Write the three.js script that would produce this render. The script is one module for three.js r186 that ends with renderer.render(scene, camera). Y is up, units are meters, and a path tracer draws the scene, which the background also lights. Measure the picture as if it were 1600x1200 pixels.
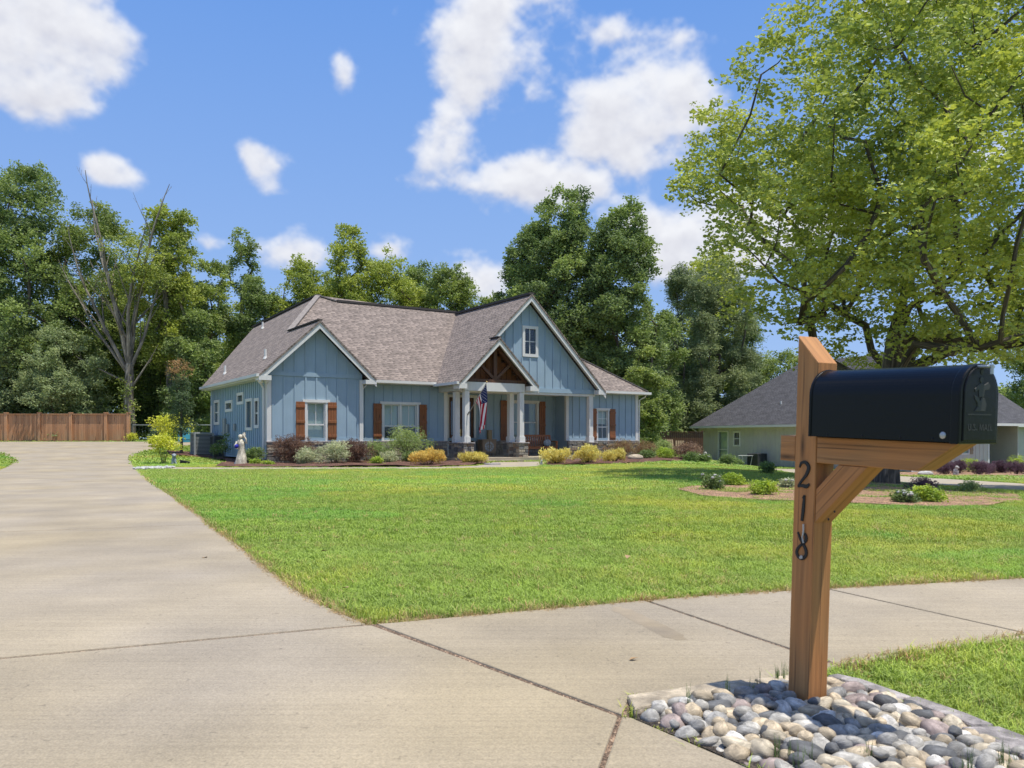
import * as THREE from 'three';
import { mergeGeometries } from 'three/addons/utils/BufferGeometryUtils.js';
import { RoundedBoxGeometry } from 'three/addons/geometries/RoundedBoxGeometry.js';
import { TessellateModifier } from 'three/addons/modifiers/TessellateModifier.js';
import { FontLoader } from 'three/addons/loaders/FontLoader.js';
import { TextGeometry } from 'three/addons/geometries/TextGeometry.js';

// ---------------------------------------------------------------- camera, sky, sun, exposure
const scene = new THREE.Scene();
const renderer = new THREE.WebGLRenderer({ antialias: true });
renderer.toneMapping = THREE.LinearToneMapping;
renderer.toneMappingExposure = 1.5;
renderer.shadowMap.enabled = true;
const camera = new THREE.PerspectiveCamera(50.23, 4 / 3, 0.1, 1500);
camera.position.set(0, 0.98, 0);
camera.lookAt(0, 0.98, -10);
camera.setViewOffset(1600, 1200, 0, -85, 1600, 1200);      // level camera, lens shifted up
camera.focus = 24;
camera.userData.fStop = 9;

const SUN = new THREE.Vector3(0.25, 1, 0.14).normalize();
const sun = new THREE.DirectionalLight(new THREE.Color(1.0, 0.955, 0.87), 3.7);
sun.position.copy(SUN).multiplyScalar(120).add(new THREE.Vector3(0, 0, -28));
sun.target.position.set(0, 0, -28);
sun.castShadow = true;
sun.shadow.mapSize.set(4096, 4096);
Object.assign(sun.shadow.camera, { left: -60, right: 60, top: 60, bottom: -60, near: 1, far: 260 });
scene.add(sun, sun.target);

// ---------------------------------------------------------------- random numbers and noise
function rngOf(seed) {
  let a = seed >>> 0;
  return () => { a = (a + 0x6d2b79f5) >>> 0; let t = a; t = Math.imul(t ^ (t >>> 15), t | 1); t ^= t + Math.imul(t ^ (t >>> 7), t | 61); return ((t ^ (t >>> 14)) >>> 0) / 4294967296; };
}
const clamp = (x, a = 0, b = 1) => Math.min(b, Math.max(a, x));
const lerp = (a, b, t) => a + (b - a) * t;
const sstep = (a, b, x) => { const t = clamp((x - a) / (b - a)); return t * t * (3 - 2 * t); };
function hash3(x, y, z) { let h = Math.imul(x, 374761393) ^ Math.imul(y, 668265263) ^ Math.imul(z, 2147483647 - 1640531526); h = Math.imul(h ^ (h >>> 13), 1274126177); h ^= h >>> 16; h = Math.imul(h, 2246822519); return ((h ^ (h >>> 15)) >>> 0) / 4294967296; }
function noise3(x, y, z) {
  const ix = Math.floor(x), iy = Math.floor(y), iz = Math.floor(z);
  let fx = x - ix, fy = y - iy, fz = z - iz; fx = fx * fx * (3 - 2 * fx); fy = fy * fy * (3 - 2 * fy); fz = fz * fz * (3 - 2 * fz);
  const l = (a, b, t) => a + (b - a) * t;
  return l(l(l(hash3(ix, iy, iz), hash3(ix + 1, iy, iz), fx), l(hash3(ix, iy + 1, iz), hash3(ix + 1, iy + 1, iz), fx), fy),
    l(l(hash3(ix, iy, iz + 1), hash3(ix + 1, iy, iz + 1), fx), l(hash3(ix, iy + 1, iz + 1), hash3(ix + 1, iy + 1, iz + 1), fx), fy), fz);
}
function fbm3(x, y, z, oct = 5, gain = 0.5) { let s = 0, a = 1, n = 0; for (let i = 0; i < oct; i++) { s += a * noise3(x, y, z); n += a; a *= gain; x = x * 2.03 + 11.3; y = y * 2.03 + 5.7; z = z * 2.03 + 3.1; } return s / n; }
function noiseT(x, y, p, seed) {         // tileable value noise, period p cells
  const ix = Math.floor(x), iy = Math.floor(y); let fx = x - ix, fy = y - iy; fx = fx * fx * (3 - 2 * fx); fy = fy * fy * (3 - 2 * fy);
  const m = (v, q) => ((v % q) + q) % q, px = p[0], py = p[1], x0 = m(ix, px), x1 = m(ix + 1, px), y0 = m(iy, py), y1 = m(iy + 1, py);
  const a = hash3(x0, y0, seed), b = hash3(x1, y0, seed), c = hash3(x0, y1, seed), d = hash3(x1, y1, seed);
  return a + (b - a) * fx + (c - a) * fy + (a - b - c + d) * fx * fy;
}
function fbmT(u, v, cx, cy, oct, seed, gain = 0.5) { let s = 0, a = 1, n = 0; for (let i = 0; i < oct; i++) { s += a * noiseT(u * cx, v * cy, [cx, cy], seed + i * 17); n += a; a *= gain; cx *= 2; cy *= 2; } return s / n; }

// ---------------------------------------------------------------- sky: blue air and fair weather cumulus, one texture all round
{
  const W = 4096, H = 2048, data = new Float32Array(W * H * 4), rnd = rngOf(77);
  const blobs = [];      // azimuth (deg, 0 = the way the camera looks, + right), elevation, half sizes, weight
  const puff = (az, el, ra, re, w = 1) => blobs.push([az, el, ra, re, w]);
  for (const c of [
    [-30, 25, 4.8, 3.0, 1.15], [-28.6, 21.2, 3.2, 1.9, 1.05], [-31.8, 20.4, 3.4, 2.0, 1.0], [-26.4, 23.4, 1.7, 1.4, 0.8], [-36, 24.5, 5, 4, 1.1],
    [-25.6, 16.2, 2.0, 1.0, 1.15], [-26.6, 16.7, 1.2, 0.8, 0.8], [-16.9, 17.4, 1.6, 1.4, 1.0], [-17.7, 18.6, 1.2, 0.9, 0.8], [-11.7, 23.7, 0.85, 1.7, 0.72],
    [-2.8, 26, 3.1, 3.0, 1.0], [-3.6, 22.6, 2.2, 1.9, 0.86], [-4.9, 19.6, 2.4, 1.8, 1.0], [-1.2, 28.2, 1.7, 1.3, 0.8], [0.4, 18.6, 1.9, 0.8, 0.6],
    [7.4, 22.2, 4.9, 3.1, 1.12], [11, 22, 3.2, 2.2, 0.9], [5.6, 19.6, 3.2, 1.3, 0.7], [6.5, 26.2, 2.4, 1.3, 0.8], [3.6, 28.6, 2.0, 1.1, 0.68], [12.2, 25.6, 2.2, 0.8, 0.62],
    [1.3, 17.2, 3.1, 1.25, 1.15], [4.6, 17.1, 2.0, 0.9, 0.95], [8.6, 18.2, 0.9, 0.9, 0.5],
    [13.4, 14.2, 4.4, 1.8, 0.92], [11.6, 11.8, 4.0, 1.3, 0.85], [16, 12.6, 4.2, 2.1, 0.9], [9, 14.6, 2.0, 0.9, 0.66], [21, 13.5, 3.4, 1.7, 0.85],
    [-1.8, 10.9, 2.6, 1.4, 1.15], [-14.7, 12.3, 2.4, 1.2, 1.1], [-8.7, 12.7, 1.3, 0.7, 1.0], [-20.3, 12.6, 0.9, 0.6, 0.7], [27, 26, 4, 2.2, 0.9], [31, 17, 3, 1.6, 0.85],
  ]) puff(...c);
  for (let k = 0; k < 150; k++) {                       // the same kind of sky everywhere else
    const az = 38 + rnd() * 284, el = 8 + 74 * Math.pow(rnd(), 1.3), s = 1.2 + 4.2 * rnd() * rnd() * (0.5 + el / 60);
    if (Math.abs(((az + 180) % 360) - 180) < 44) continue;
    const n = 2 + Math.floor(rnd() * 3); for (let j = 0; j < n; j++) puff(az + (rnd() - 0.5) * s * 2.4 / Math.cos(el / 57.3), el + (rnd() - 0.5) * s * 0.9, s * (0.7 + 0.6 * rnd()) / Math.cos(el / 57.3), s * (0.4 + 0.35 * rnd()), 0.7 + 0.3 * rnd());
  }
  const cell = 6, nx = 60, ny = 15, grid = Array.from({ length: nx * ny }, () => []);
  for (const b of blobs) {
    const y0 = Math.floor((b[1] - b[3] * 1.9) / cell), y1 = Math.floor((b[1] + b[3] * 1.9) / cell), x0 = Math.floor((b[0] - b[2] * 1.9) / cell), x1 = Math.floor((b[0] + b[2] * 1.9) / cell);
    for (let y = Math.max(0, y0); y <= Math.min(ny - 1, y1); y++) for (let x = x0; x <= x1; x++) grid[y * nx + ((x % nx) + nx) % nx].push(b);
  }
  for (let row = 0; row < H; row++) {
    const el = ((row + 0.5) / H - 0.5) * 180, up = clamp(Math.sin(el * Math.PI / 180)), t = Math.pow(up, 0.62);
    const air = [lerp(0.315, -0.015, t), lerp(0.44, 0.11, t), lerp(0.635, 0.475, t)].map((q) => Math.max(0.012, q));
    for (let col = 0; col < W; col++) {
      const o = (row * W + col) * 4; let r = air[0], g = air[1], b = air[2];
      if (el > 3) {
        const lon = ((col + 0.5) / W - 0.5) * 2 * Math.PI, x = Math.cos(lon) * Math.cos(el * Math.PI / 180), z = Math.sin(lon) * Math.cos(el * Math.PI / 180), y = up;
        let az = Math.atan2(x, -z) * 180 / Math.PI; if (az < 0) az += 360;
        const list = grid[Math.min(ny - 1, Math.floor(el / cell)) * nx + Math.floor(az / cell) % nx];
        if (list.length) {
          let d = 0, low = 0, wsum = 0;
          for (const c of list) {
            let da = az - c[0]; if (da > 180) da -= 360; if (da < -180) da += 360;
            const q = (da / c[2]) ** 2 + ((el - c[1]) / c[3]) ** 2; if (q > 3.5) continue;
            const f = c[4] * Math.exp(-q * 0.9); d += f; low += f * (el - c[1]) / c[3]; wsum += f;
          }
          if (d > 0.05) {
            const v1 = (yy) => Math.min(d, 1.2) + (fbm3(x * 9 + 4, yy * 14 + 9, z * 9, 4) - 0.5) * 1.15 + (fbm3(x * 40 + 7, yy * 54 + 1, z * 40 + 2, 6, 0.56) - 0.5) * 1.1;
            const v = v1(y), a = sstep(0.26, 0.92, v) * (0.9 + 0.1 * sstep(0.8, 1.2, v));
            if (a > 0) {
              const h = clamp(0.5 + 0.5 * low / wsum), lit = clamp(0.77 + 0.23 * h + 0.30 * (v - v1(y + 0.012)) + 0.08 * (1 - sstep(0.9, 1.6, v)), 0.66, 1.04);
              r = lerp(r, 0.575 * lit, a); g = lerp(g, 0.585 * lit, a); b = lerp(b, 0.62 * lerp(1, lit, 0.8), a);
            }
          }
        }
      }
      data[o] = r; data[o + 1] = g; data[o + 2] = b; data[o + 3] = 1;
    }
  }
  const tex = new THREE.DataTexture(data, W, H, THREE.RGBAFormat, THREE.FloatType);
  tex.mapping = THREE.EquirectangularReflectionMapping; tex.magFilter = THREE.LinearFilter; tex.minFilter = THREE.LinearFilter; tex.needsUpdate = true;
  scene.background = tex; scene.environment = tex;
}

// ---------------------------------------------------------------- textures
function dataTex(n, fn, srgb, nn = n) {
  const d = new Uint8Array(n * nn * 4);
  for (let j = 0; j < nn; j++) for (let i = 0; i < n; i++) { const c = fn(i / n, j / nn, i, j), o = (j * n + i) * 4; if (typeof c === 'number') d[o] = d[o + 1] = d[o + 2] = clamp(c) * 255; else { d[o] = clamp(c[0]) * 255; d[o + 1] = clamp(c[1]) * 255; d[o + 2] = clamp(c[2]) * 255; } d[o + 3] = 255; }
  const t = new THREE.DataTexture(d, n, nn, THREE.RGBAFormat, THREE.UnsignedByteType);
  t.wrapS = t.wrapT = THREE.RepeatWrapping; t.magFilter = THREE.LinearFilter; t.minFilter = THREE.LinearMipmapLinearFilter; t.generateMipmaps = true;
  if (srgb) t.colorSpace = THREE.SRGBColorSpace; t.needsUpdate = true; return t;
}
const rep = (t, sx, sy = sx) => { const c = t.clone(); c.repeat.set(sx, sy); c.needsUpdate = true; return c; };
const T = {};
T.concrete = dataTex(1024, (u, v) => {
  const a = fbmT(u, v, 3, 3, 5, 3), b = fbmT(u, v, 9, 9, 4, 31), f = hash3(u * 1024 | 0, v * 1024 | 0, 5), st = fbmT(u, v, 2, 14, 4, 91), pit = noiseT(u * 256, v * 256, [256, 256], 8);
  let s = 0.80 + (a - 0.5) * 0.13 + (b - 0.5) * 0.14 + (st - 0.5) * 0.03 + (f - 0.5) * 0.13 + (noiseT(u * 6, v * 512, [6, 512], 77) - 0.5) * 0.05; if (pit > 0.93) s -= 0.10;
  const w = (fbmT(u, v, 4, 4, 3, 60) - 0.5) * 0.09; return [s * (1 + w * 0.4), s * (0.965 + w * 0.1), s * (0.90 - w)];
}, true);
T.concreteBump = dataTex(512, (u, v) => 0.5 + (fbmT(u, v, 24, 24, 4, 12) - 0.5) * 0.8 + (hash3(u * 512 | 0, v * 512 | 0, 9) - 0.5) * 0.35);
T.wood = dataTex(512, (u, v) => {      // grain runs along v
  const w = fbmT(u, v, 4, 2, 3, 21), g = fbmT(u + w * 0.03, v, 38, 3, 4, 5, 0.6), line = Math.pow(Math.abs(Math.sin((u * 9 + w * 1.4 + fbmT(u, v, 3, 2, 2, 8) * 1.2) * Math.PI)), 6), crack = fbmT(u, v, 60, 2, 3, 70);
  let s = 0.80 + (g - 0.5) * 0.17 - line * 0.06; if (crack > 0.72) s -= (crack - 0.72) * 1.8;
  for (const [ku, kv, kr] of [[0.27, 0.32, 0.022], [0.71, 0.78, 0.017], [0.52, 0.1, 0.013]]) { const q = Math.hypot((u - ku) * 1.0, (v - kv) * 0.42) / kr; if (q < 2.4) s *= 1 - 0.42 * Math.exp(-q * q * 0.9) - 0.07 * (0.5 + 0.5 * Math.sin(q * 9)) * (1 - q / 2.4); }
  const p = fbmT(u, v, 3, 4, 3, 44) - 0.5; return [s * (1 + p * 0.12), s * (0.97 - p * 0.05), s * (0.93 - p * 0.2)];
}, true);
T.woodBump = dataTex(512, (u, v) => { const w = fbmT(u, v, 4, 2, 3, 21); return fbmT(u + w * 0.03, v, 38, 3, 4, 5, 0.6) * 0.7 + 0.3 * fbmT(u, v, 60, 2, 3, 70); });
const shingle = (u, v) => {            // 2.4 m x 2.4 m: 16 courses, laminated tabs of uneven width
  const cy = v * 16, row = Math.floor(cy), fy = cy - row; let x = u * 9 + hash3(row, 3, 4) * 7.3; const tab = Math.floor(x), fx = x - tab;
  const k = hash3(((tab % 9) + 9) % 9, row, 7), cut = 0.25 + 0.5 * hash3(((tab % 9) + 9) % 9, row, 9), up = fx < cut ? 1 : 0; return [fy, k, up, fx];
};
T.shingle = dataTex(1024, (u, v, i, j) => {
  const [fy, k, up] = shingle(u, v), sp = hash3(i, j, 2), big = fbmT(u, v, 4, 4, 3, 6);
  let s = 0.74 + (k - 0.5) * 0.16 + (sp - 0.5) * 0.2 + (big - 0.5) * 0.06; if (fy < 0.12) s *= 0.72; else if (!up && fy < 0.5) s *= 0.74; return [s, s * 0.985, s * 0.97];  // shadow lines of the courses and thick tabs are painted into the colour
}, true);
T.shingleBump = dataTex(512, (u, v) => { const [fy, k, up] = shingle(u, v); return fy < 0.1 ? 0 : 0.35 + 0.35 * (1 - fy) + (up ? 0.25 : 0); });
T.mottle = dataTex(256, (u, v, i, j) => { const s = 0.86 + (fbmT(u, v, 6, 6, 4, 2) - 0.5) * 0.22 + (hash3(i, j, 1) - 0.5) * 0.07; return [s, s, s]; }, true);
T.paint = dataTex(256, (u, v, i, j) => { const s = 0.93 + (fbmT(u, v, 5, 5, 4, 2) - 0.5) * 0.05 + (fbmT(u, v, 40, 4, 3, 19) - 0.5) * 0.04 + (hash3(i, j, 1) - 0.5) * 0.03; return [s, s, s]; }, true);
T.grain = dataTex(256, (u, v, i, j) => 0.5 + (fbmT(u, v, 16, 16, 4, 3) - 0.5) * 0.9 + (hash3(i, j, 6) - 0.5) * 0.2);
T.rock = dataTex(256, (u, v, i, j) => { const a = fbmT(u, v, 5, 5, 5, 15), b = Math.pow(1 - Math.abs(fbmT(u, v, 4, 4, 4, 27) * 2 - 1), 10), s = 0.8 + (a - 0.5) * 0.55 + (hash3(i, j, 4) - 0.5) * 0.16 + b * 0.14; return [s, s * 0.99, s * 0.97]; }, true);
T.bark = dataTex(256, (u, v) => { const w = fbmT(u, v, 4, 4, 3, 3), f = Math.abs(fbmT(u + w * 0.1, v, 14, 4, 4, 8) - 0.5) * 2, s = 0.45 + f * 0.6 + (w - 0.5) * 0.4; return [s, s * 0.96, s * 0.9]; }, true);
T.mulch = dataTex(512, (u, v, i, j) => { const a = fbmT(u, v, 60, 30, 3, 3, 0.7), b = fbmT(u, v, 22, 60, 3, 9, 0.7), c = fbmT(u, v, 5, 5, 3, 12), s = 0.30 + Math.abs(a - 0.5) * 1.7 + Math.abs(b - 0.5) * 1.3 + (c - 0.5) * 0.3; return [s, s * 0.93, s * 0.88]; }, true);
T.mulchBump = dataTex(512, (u, v) => fbmT(u, v, 60, 30, 3, 3, 0.7) * 0.6 + fbmT(u, v, 22, 60, 3, 9, 0.7) * 0.4);
T.soil = dataTex(512, (u, v, i, j) => { const a = fbmT(u, v, 8, 8, 5, 3), s = 0.72 + (a - 0.5) * 0.5 + (hash3(i, j, 2) - 0.5) * 0.4, y = fbmT(u, v, 4, 4, 3, 41) - 0.5; return [s * (1 + y * 0.5), s, s * (1 - y * 0.4)]; }, true);
const canvas = (w, h, draw) => { const c = document.createElement('canvas'); c.width = w; c.height = h; draw(c.getContext('2d'), w, h); const t = new THREE.CanvasTexture(c); t.colorSpace = THREE.SRGBColorSpace; return t; };
T.flag = canvas(512, 270, (g, w, h) => {
  for (let k = 0; k < 13; k++) { g.fillStyle = k % 2 ? '#f2eee6' : '#b3122d'; g.fillRect(0, k * h / 13, w, h / 13 + 1); }
  g.fillStyle = '#26305f'; g.fillRect(0, 0, w * 0.4, h * 7 / 13); g.fillStyle = '#f2eee6';
  for (let r = 0; r < 9; r++) for (let c = 0; c < (r % 2 ? 5 : 6); c++) {
    const x = w * 0.4 * ((r % 2 ? 2 : 1) + c * 2) / 12, y = h * 7 / 13 * (r + 1) / 10; g.beginPath();
    for (let k = 0; k < 10; k++) { const a = k * Math.PI / 5 - Math.PI / 2, q = k % 2 ? 2.4 : 6; g.lineTo(x + Math.cos(a) * q, y + Math.sin(a) * q); } g.closePath(); g.fill();
  }
});

// ---------------------------------------------------------------- materials (linear base colours)
const lin = (r, g, b) => new THREE.Color().setRGB(r, g, b);
const M = {};
const std = (name, color, o = {}) => (M[name] = new THREE.MeshStandardMaterial({ name, color: lin(...color), roughness: 0.85, ...o }));
std('concrete', [0.535, 0.483, 0.398], { map: rep(T.concrete, 0.22), bumpMap: rep(T.concreteBump, 1.1), bumpScale: 0.004, roughness: 0.92 });
std('walk', [0.60, 0.55, 0.47], { map: rep(T.concrete, 0.35), bumpMap: rep(T.concreteBump, 1.1), bumpScale: 0.004, roughness: 0.92 });
std('siding', [0.335, 0.455, 0.545], { map: rep(T.paint, 0.5), bumpMap: rep(T.woodBump, 1.5, 0.4), bumpScale: 0.001, roughness: 0.62 });
std('white', [0.78, 0.77, 0.73], { map: rep(T.paint, 0.5), roughness: 0.55 });
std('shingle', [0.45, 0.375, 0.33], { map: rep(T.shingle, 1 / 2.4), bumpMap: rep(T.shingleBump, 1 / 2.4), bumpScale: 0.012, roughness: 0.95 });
std('shingleCap', [0.33, 0.29, 0.26], { map: rep(T.mottle, 2), roughness: 0.95 });
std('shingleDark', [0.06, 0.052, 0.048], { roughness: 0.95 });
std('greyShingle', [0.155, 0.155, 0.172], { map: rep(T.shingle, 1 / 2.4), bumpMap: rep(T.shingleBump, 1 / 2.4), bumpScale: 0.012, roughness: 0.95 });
std('beige', [0.57, 0.545, 0.49], { map: rep(T.paint, 0.5), roughness: 0.7 });
std('shutter', [0.43, 0.17, 0.064], { map: rep(T.wood, 1.5, 0.7), bumpMap: rep(T.woodBump, 1.5, 0.7), bumpScale: 0.002, roughness: 0.55 });
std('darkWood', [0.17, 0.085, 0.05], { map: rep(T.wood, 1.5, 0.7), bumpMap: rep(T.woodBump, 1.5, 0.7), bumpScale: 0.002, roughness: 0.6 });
std('postWood', [0.72, 0.355, 0.132], { map: rep(T.wood, 2.2, 0.95), bumpMap: rep(T.woodBump, 2.2, 0.95), bumpScale: 0.0022, roughness: 0.72 });
std('fenceWood', [0.78, 0.46, 0.27], { map: rep(T.wood, 1.2, 0.35), bumpMap: rep(T.woodBump, 1.2, 0.35), bumpScale: 0.003, roughness: 0.85 });
std('fenceWoodB', [0.64, 0.365, 0.21], { map: rep(T.wood, 1.5, 0.4), roughness: 0.85 });
std('fenceWoodC', [0.86, 0.52, 0.31], { map: rep(T.wood, 1.0, 0.3), roughness: 0.85 });
std('cabinet', [0.50, 0.40, 0.29], { map: rep(T.wood, 2, 1), roughness: 0.7 });
std('iron', [0.02, 0.02, 0.022], { roughness: 0.45, metalness: 0.4 });
std('steel', [0.42, 0.43, 0.43], { roughness: 0.4, metalness: 0.7 });
std('acGrey', [0.30, 0.31, 0.30], { roughness: 0.6 });
std('darkPlastic', [0.05, 0.055, 0.06], { roughness: 0.6 });
std('teal', [0.06, 0.34, 0.46], { roughness: 0.45 });
std('blind', [0.44, 0.50, 0.46], { roughness: 0.8 });
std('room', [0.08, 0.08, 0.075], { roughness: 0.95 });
std('brick', [0.30, 0.15, 0.10], { map: rep(T.rock, 2), roughness: 0.9 });
std('statue', [0.95, 0.88, 0.72], { map: rep(T.rock, 3), bumpMap: rep(T.grain, 6), bumpScale: 0.006 });
std('cushion', [0.50, 0.58, 0.66], { map: rep(T.rock, 6), roughness: 0.95 });
std('bark', [0.42, 0.36, 0.30], { map: rep(T.bark, 2, 0.6), bumpMap: rep(T.bark, 2, 0.6), bumpScale: 0.02 });
std('barkPale', [0.80, 0.75, 0.66], { map: rep(T.bark, 1.5, 0.5), bumpMap: rep(T.bark, 1.5, 0.5), bumpScale: 0.02 });
std('barkDark', [0.34, 0.28, 0.23], { map: rep(T.bark, 2, 0.6), bumpMap: rep(T.bark, 2, 0.6), bumpScale: 0.02 });
std('mulch', [0.34, 0.19, 0.135], { map: rep(T.mulch, 0.8), bumpMap: rep(T.mulchBump, 0.8), bumpScale: 0.03, roughness: 1 });
std('straw', [0.86, 0.60, 0.40], { map: rep(T.mulch, 1), bumpMap: rep(T.mulchBump, 1), bumpScale: 0.03, roughness: 1 });
std('soil', [0.33, 0.42, 0.085], { map: rep(T.soil, 0.4), roughness: 1 });
std('jointDirt', [0.46, 0.36, 0.26], { map: rep(T.mulch, 2), roughness: 1 });
std('gravel', [0.16, 0.145, 0.12], { map: rep(T.mulch, 2), bumpMap: rep(T.mulchBump, 2), bumpScale: 0.02, roughness: 1 });
std('flagstone', [0.50, 0.46, 0.45], { map: rep(T.rock, 3), bumpMap: rep(T.grain, 5), bumpScale: 0.006 });
std('flagstoneTan', [0.66, 0.56, 0.42], { map: rep(T.rock, 3), bumpMap: rep(T.grain, 5), bumpScale: 0.006 });
std('flag', [0.95, 0.95, 0.95], { map: T.flag, roughness: 0.9, side: THREE.DoubleSide });
std('whiteStone', [0.68, 0.67, 0.64], { map: rep(T.rock, 2) });
std('blueGlaze', [0.02, 0.02, 0.30], { roughness: 0.08 });
std('dryLeaf', [0.34, 0.22, 0.11], { side: THREE.DoubleSide });
std('brass', [0.8, 0.55, 0.2], { roughness: 0.3, metalness: 1 });
std('tan', [0.52, 0.43, 0.28], { map: rep(T.wood, 2, 1) });
M.box = new THREE.MeshPhysicalMaterial({ name: 'box', color: lin(0.004, 0.0042, 0.0048), roughness: 0.3, specularIntensity: 0.5, bumpMap: rep(T.grain, 5), bumpScale: 0.0003 });
M.glass = new THREE.MeshPhysicalMaterial({ name: 'glass', color: lin(0.93, 0.96, 0.95), roughness: 0.02, transmission: 1, thickness: 0, ior: 1.5 });
const leafMat = (name, tr = 0.32, rough = 0.55) => (M[name] = new THREE.MeshPhysicalMaterial({ name, color: lin(1, 1, 1), roughness: rough, transmission: tr, thickness: 0, side: THREE.DoubleSide }));
leafMat('leaf', 0.4, 0.94); leafMat('grass', 0.3, 0.94);
const STONES = [[0.46, 0.42, 0.37], [0.34, 0.33, 0.32], [0.60, 0.52, 0.41], [0.42, 0.31, 0.23], [0.20, 0.205, 0.22]].map((c, i) => std('stone' + i, c, { map: rep(T.rock, 3), bumpMap: rep(T.grain, 5), bumpScale: 0.008 }));

// ---------------------------------------------------------------- building helpers
const taken = new Map();
const numbered = (name) => { const k = taken.get(name) ?? 0; taken.set(name, k + 1); return k ? name + '_' + String(k).padStart(3, '0') : name; };
function shade(o) { o.castShadow = true; o.receiveShadow = true; return o; }
function thing(name, label, category, [x, y, z] = [0, 0, 0], turn = 0, group) {
  const o = new THREE.Group(); o.name = numbered(name); o.position.set(x, y, z); o.rotation.y = turn; o.userData = { label, category }; if (group) o.userData.group = group; scene.add(o); return o;
}
function part(parent, name, geo, mat, label) { const m = shade(new THREE.Mesh(Array.isArray(geo) ? merge(geo) : geo, mat)); m.name = name; if (label) m.userData.label = label; parent.add(m); return m; }
function sub(parent, name, label) { const g = new THREE.Group(); g.name = name; if (label) g.userData.label = label; parent.add(g); return g; }
function struct(name, geo, mat) { const m = part(scene, numbered(name), geo, mat); m.userData.kind = 'structure'; return m; }
function merge(list) { return mergeGeometries(list.map((g) => { g = g.index ? g.toNonIndexed() : g; for (const k of Object.keys(g.attributes)) if (!['position', 'normal', 'uv'].includes(k)) g.deleteAttribute(k); return g; })); }
function uvBox(g) {                     // uv in metres from the face direction
  g = g.index ? g.toNonIndexed() : g; const p = g.attributes.position, n = g.attributes.normal, uv = new Float32Array(p.count * 2);
  for (let i = 0; i < p.count; i++) {
    const ax = Math.abs(n.getX(i)), ay = Math.abs(n.getY(i)), az = Math.abs(n.getZ(i)), x = p.getX(i), y = p.getY(i), z = p.getZ(i);
    if (ay > ax && ay > az) { uv[2 * i] = x; uv[2 * i + 1] = z; } else if (ax > az) { uv[2 * i] = z; uv[2 * i + 1] = y; } else { uv[2 * i] = x; uv[2 * i + 1] = y; }
  }
  g.setAttribute('uv', new THREE.BufferAttribute(uv, 2)); return g;
}
function box(x0, x1, y0, y1, z0, z1) { const g = new THREE.BoxGeometry(Math.abs(x1 - x0), Math.abs(y1 - y0), Math.abs(z1 - z0)); g.translate((x0 + x1) / 2, (y0 + y1) / 2, (z0 + z1) / 2); return uvBox(g); }
function rbox(x0, x1, y0, y1, z0, z1, r = 0.01, s = 2) { const g = new RoundedBoxGeometry(Math.abs(x1 - x0), Math.abs(y1 - y0), Math.abs(z1 - z0), s, r); g.translate((x0 + x1) / 2, (y0 + y1) / 2, (z0 + z1) / 2); return uvBox(g); }
function bar(p, q, w, d, up = new THREE.Vector3(0, 1, 0)) {   // straight board from p to q, w across, d deep; uv runs along
  const a = new THREE.Vector3(...p), b = new THREE.Vector3(...q), dir = b.clone().sub(a), len = dir.length(); dir.normalize();
  const side = new THREE.Vector3().crossVectors(dir, up).normalize(), u2 = new THREE.Vector3().crossVectors(side, dir);
  const g = uvBox(new THREE.BoxGeometry(w, len, d)); g.applyMatrix4(new THREE.Matrix4().makeBasis(side, dir, u2).setPosition(a.add(b).multiplyScalar(0.5))); return g;
}
function tube(pts, radii, seg = 6) {    // tapered tube through points
  const P = pts.map((p) => (p.isVector3 ? p : new THREE.Vector3(...p))), n = P.length, pos = [], nor = [], uv = [], idx = []; let len = 0;
  let ref = new THREE.Vector3(1, 0, 0.3).normalize();
  for (let i = 0; i < n; i++) {
    const t = P[Math.min(n - 1, i + 1)].clone().sub(P[Math.max(0, i - 1)]).normalize(), s = new THREE.Vector3().crossVectors(t, ref); if (s.lengthSq() < 1e-4) s.crossVectors(t, new THREE.Vector3(0, 0, 1)); s.normalize();
    const u = new THREE.Vector3().crossVectors(s, t).normalize(); ref = u.clone().cross(s).lengthSq() > 0 ? ref : ref; if (i) len += P[i].distanceTo(P[i - 1]);
    for (let k = 0; k <= seg; k++) { const a = k / seg * 2 * Math.PI, c = Math.cos(a), q = Math.sin(a), nx = s.x * c + u.x * q, ny = s.y * c + u.y * q, nz = s.z * c + u.z * q; pos.push(P[i].x + nx * radii[i], P[i].y + ny * radii[i], P[i].z + nz * radii[i]); nor.push(nx, ny, nz); uv.push(k / seg, len); }
  }
  for (let i = 0; i < n - 1; i++) for (let k = 0; k < seg; k++) { const a = i * (seg + 1) + k, b = a + seg + 1; idx.push(a, b, a + 1, b, b + 1, a + 1); }
  const g = new THREE.BufferGeometry(); g.setAttribute('position', new THREE.Float32BufferAttribute(pos, 3)); g.setAttribute('normal', new THREE.Float32BufferAttribute(nor, 3)); g.setAttribute('uv', new THREE.Float32BufferAttribute(uv, 2)); g.setIndex(idx); return g;
}
function cyl(r0, r1, h, x, y, z, seg = 16) { const g = new THREE.CylinderGeometry(r1, r0, h, seg); g.translate(x, y + h / 2, z); return g; }
function lathe(profile, seg = 20) { return new THREE.LatheGeometry(profile.map(([r, y]) => new THREE.Vector2(r, y)), seg); }
function ball(r, x, y, z, sx = 1, sy = 1, sz = 1, d = 14) { const g = new THREE.SphereGeometry(r, d + 4, d); g.scale(sx, sy, sz); g.translate(x, y, z); return g; }
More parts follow.
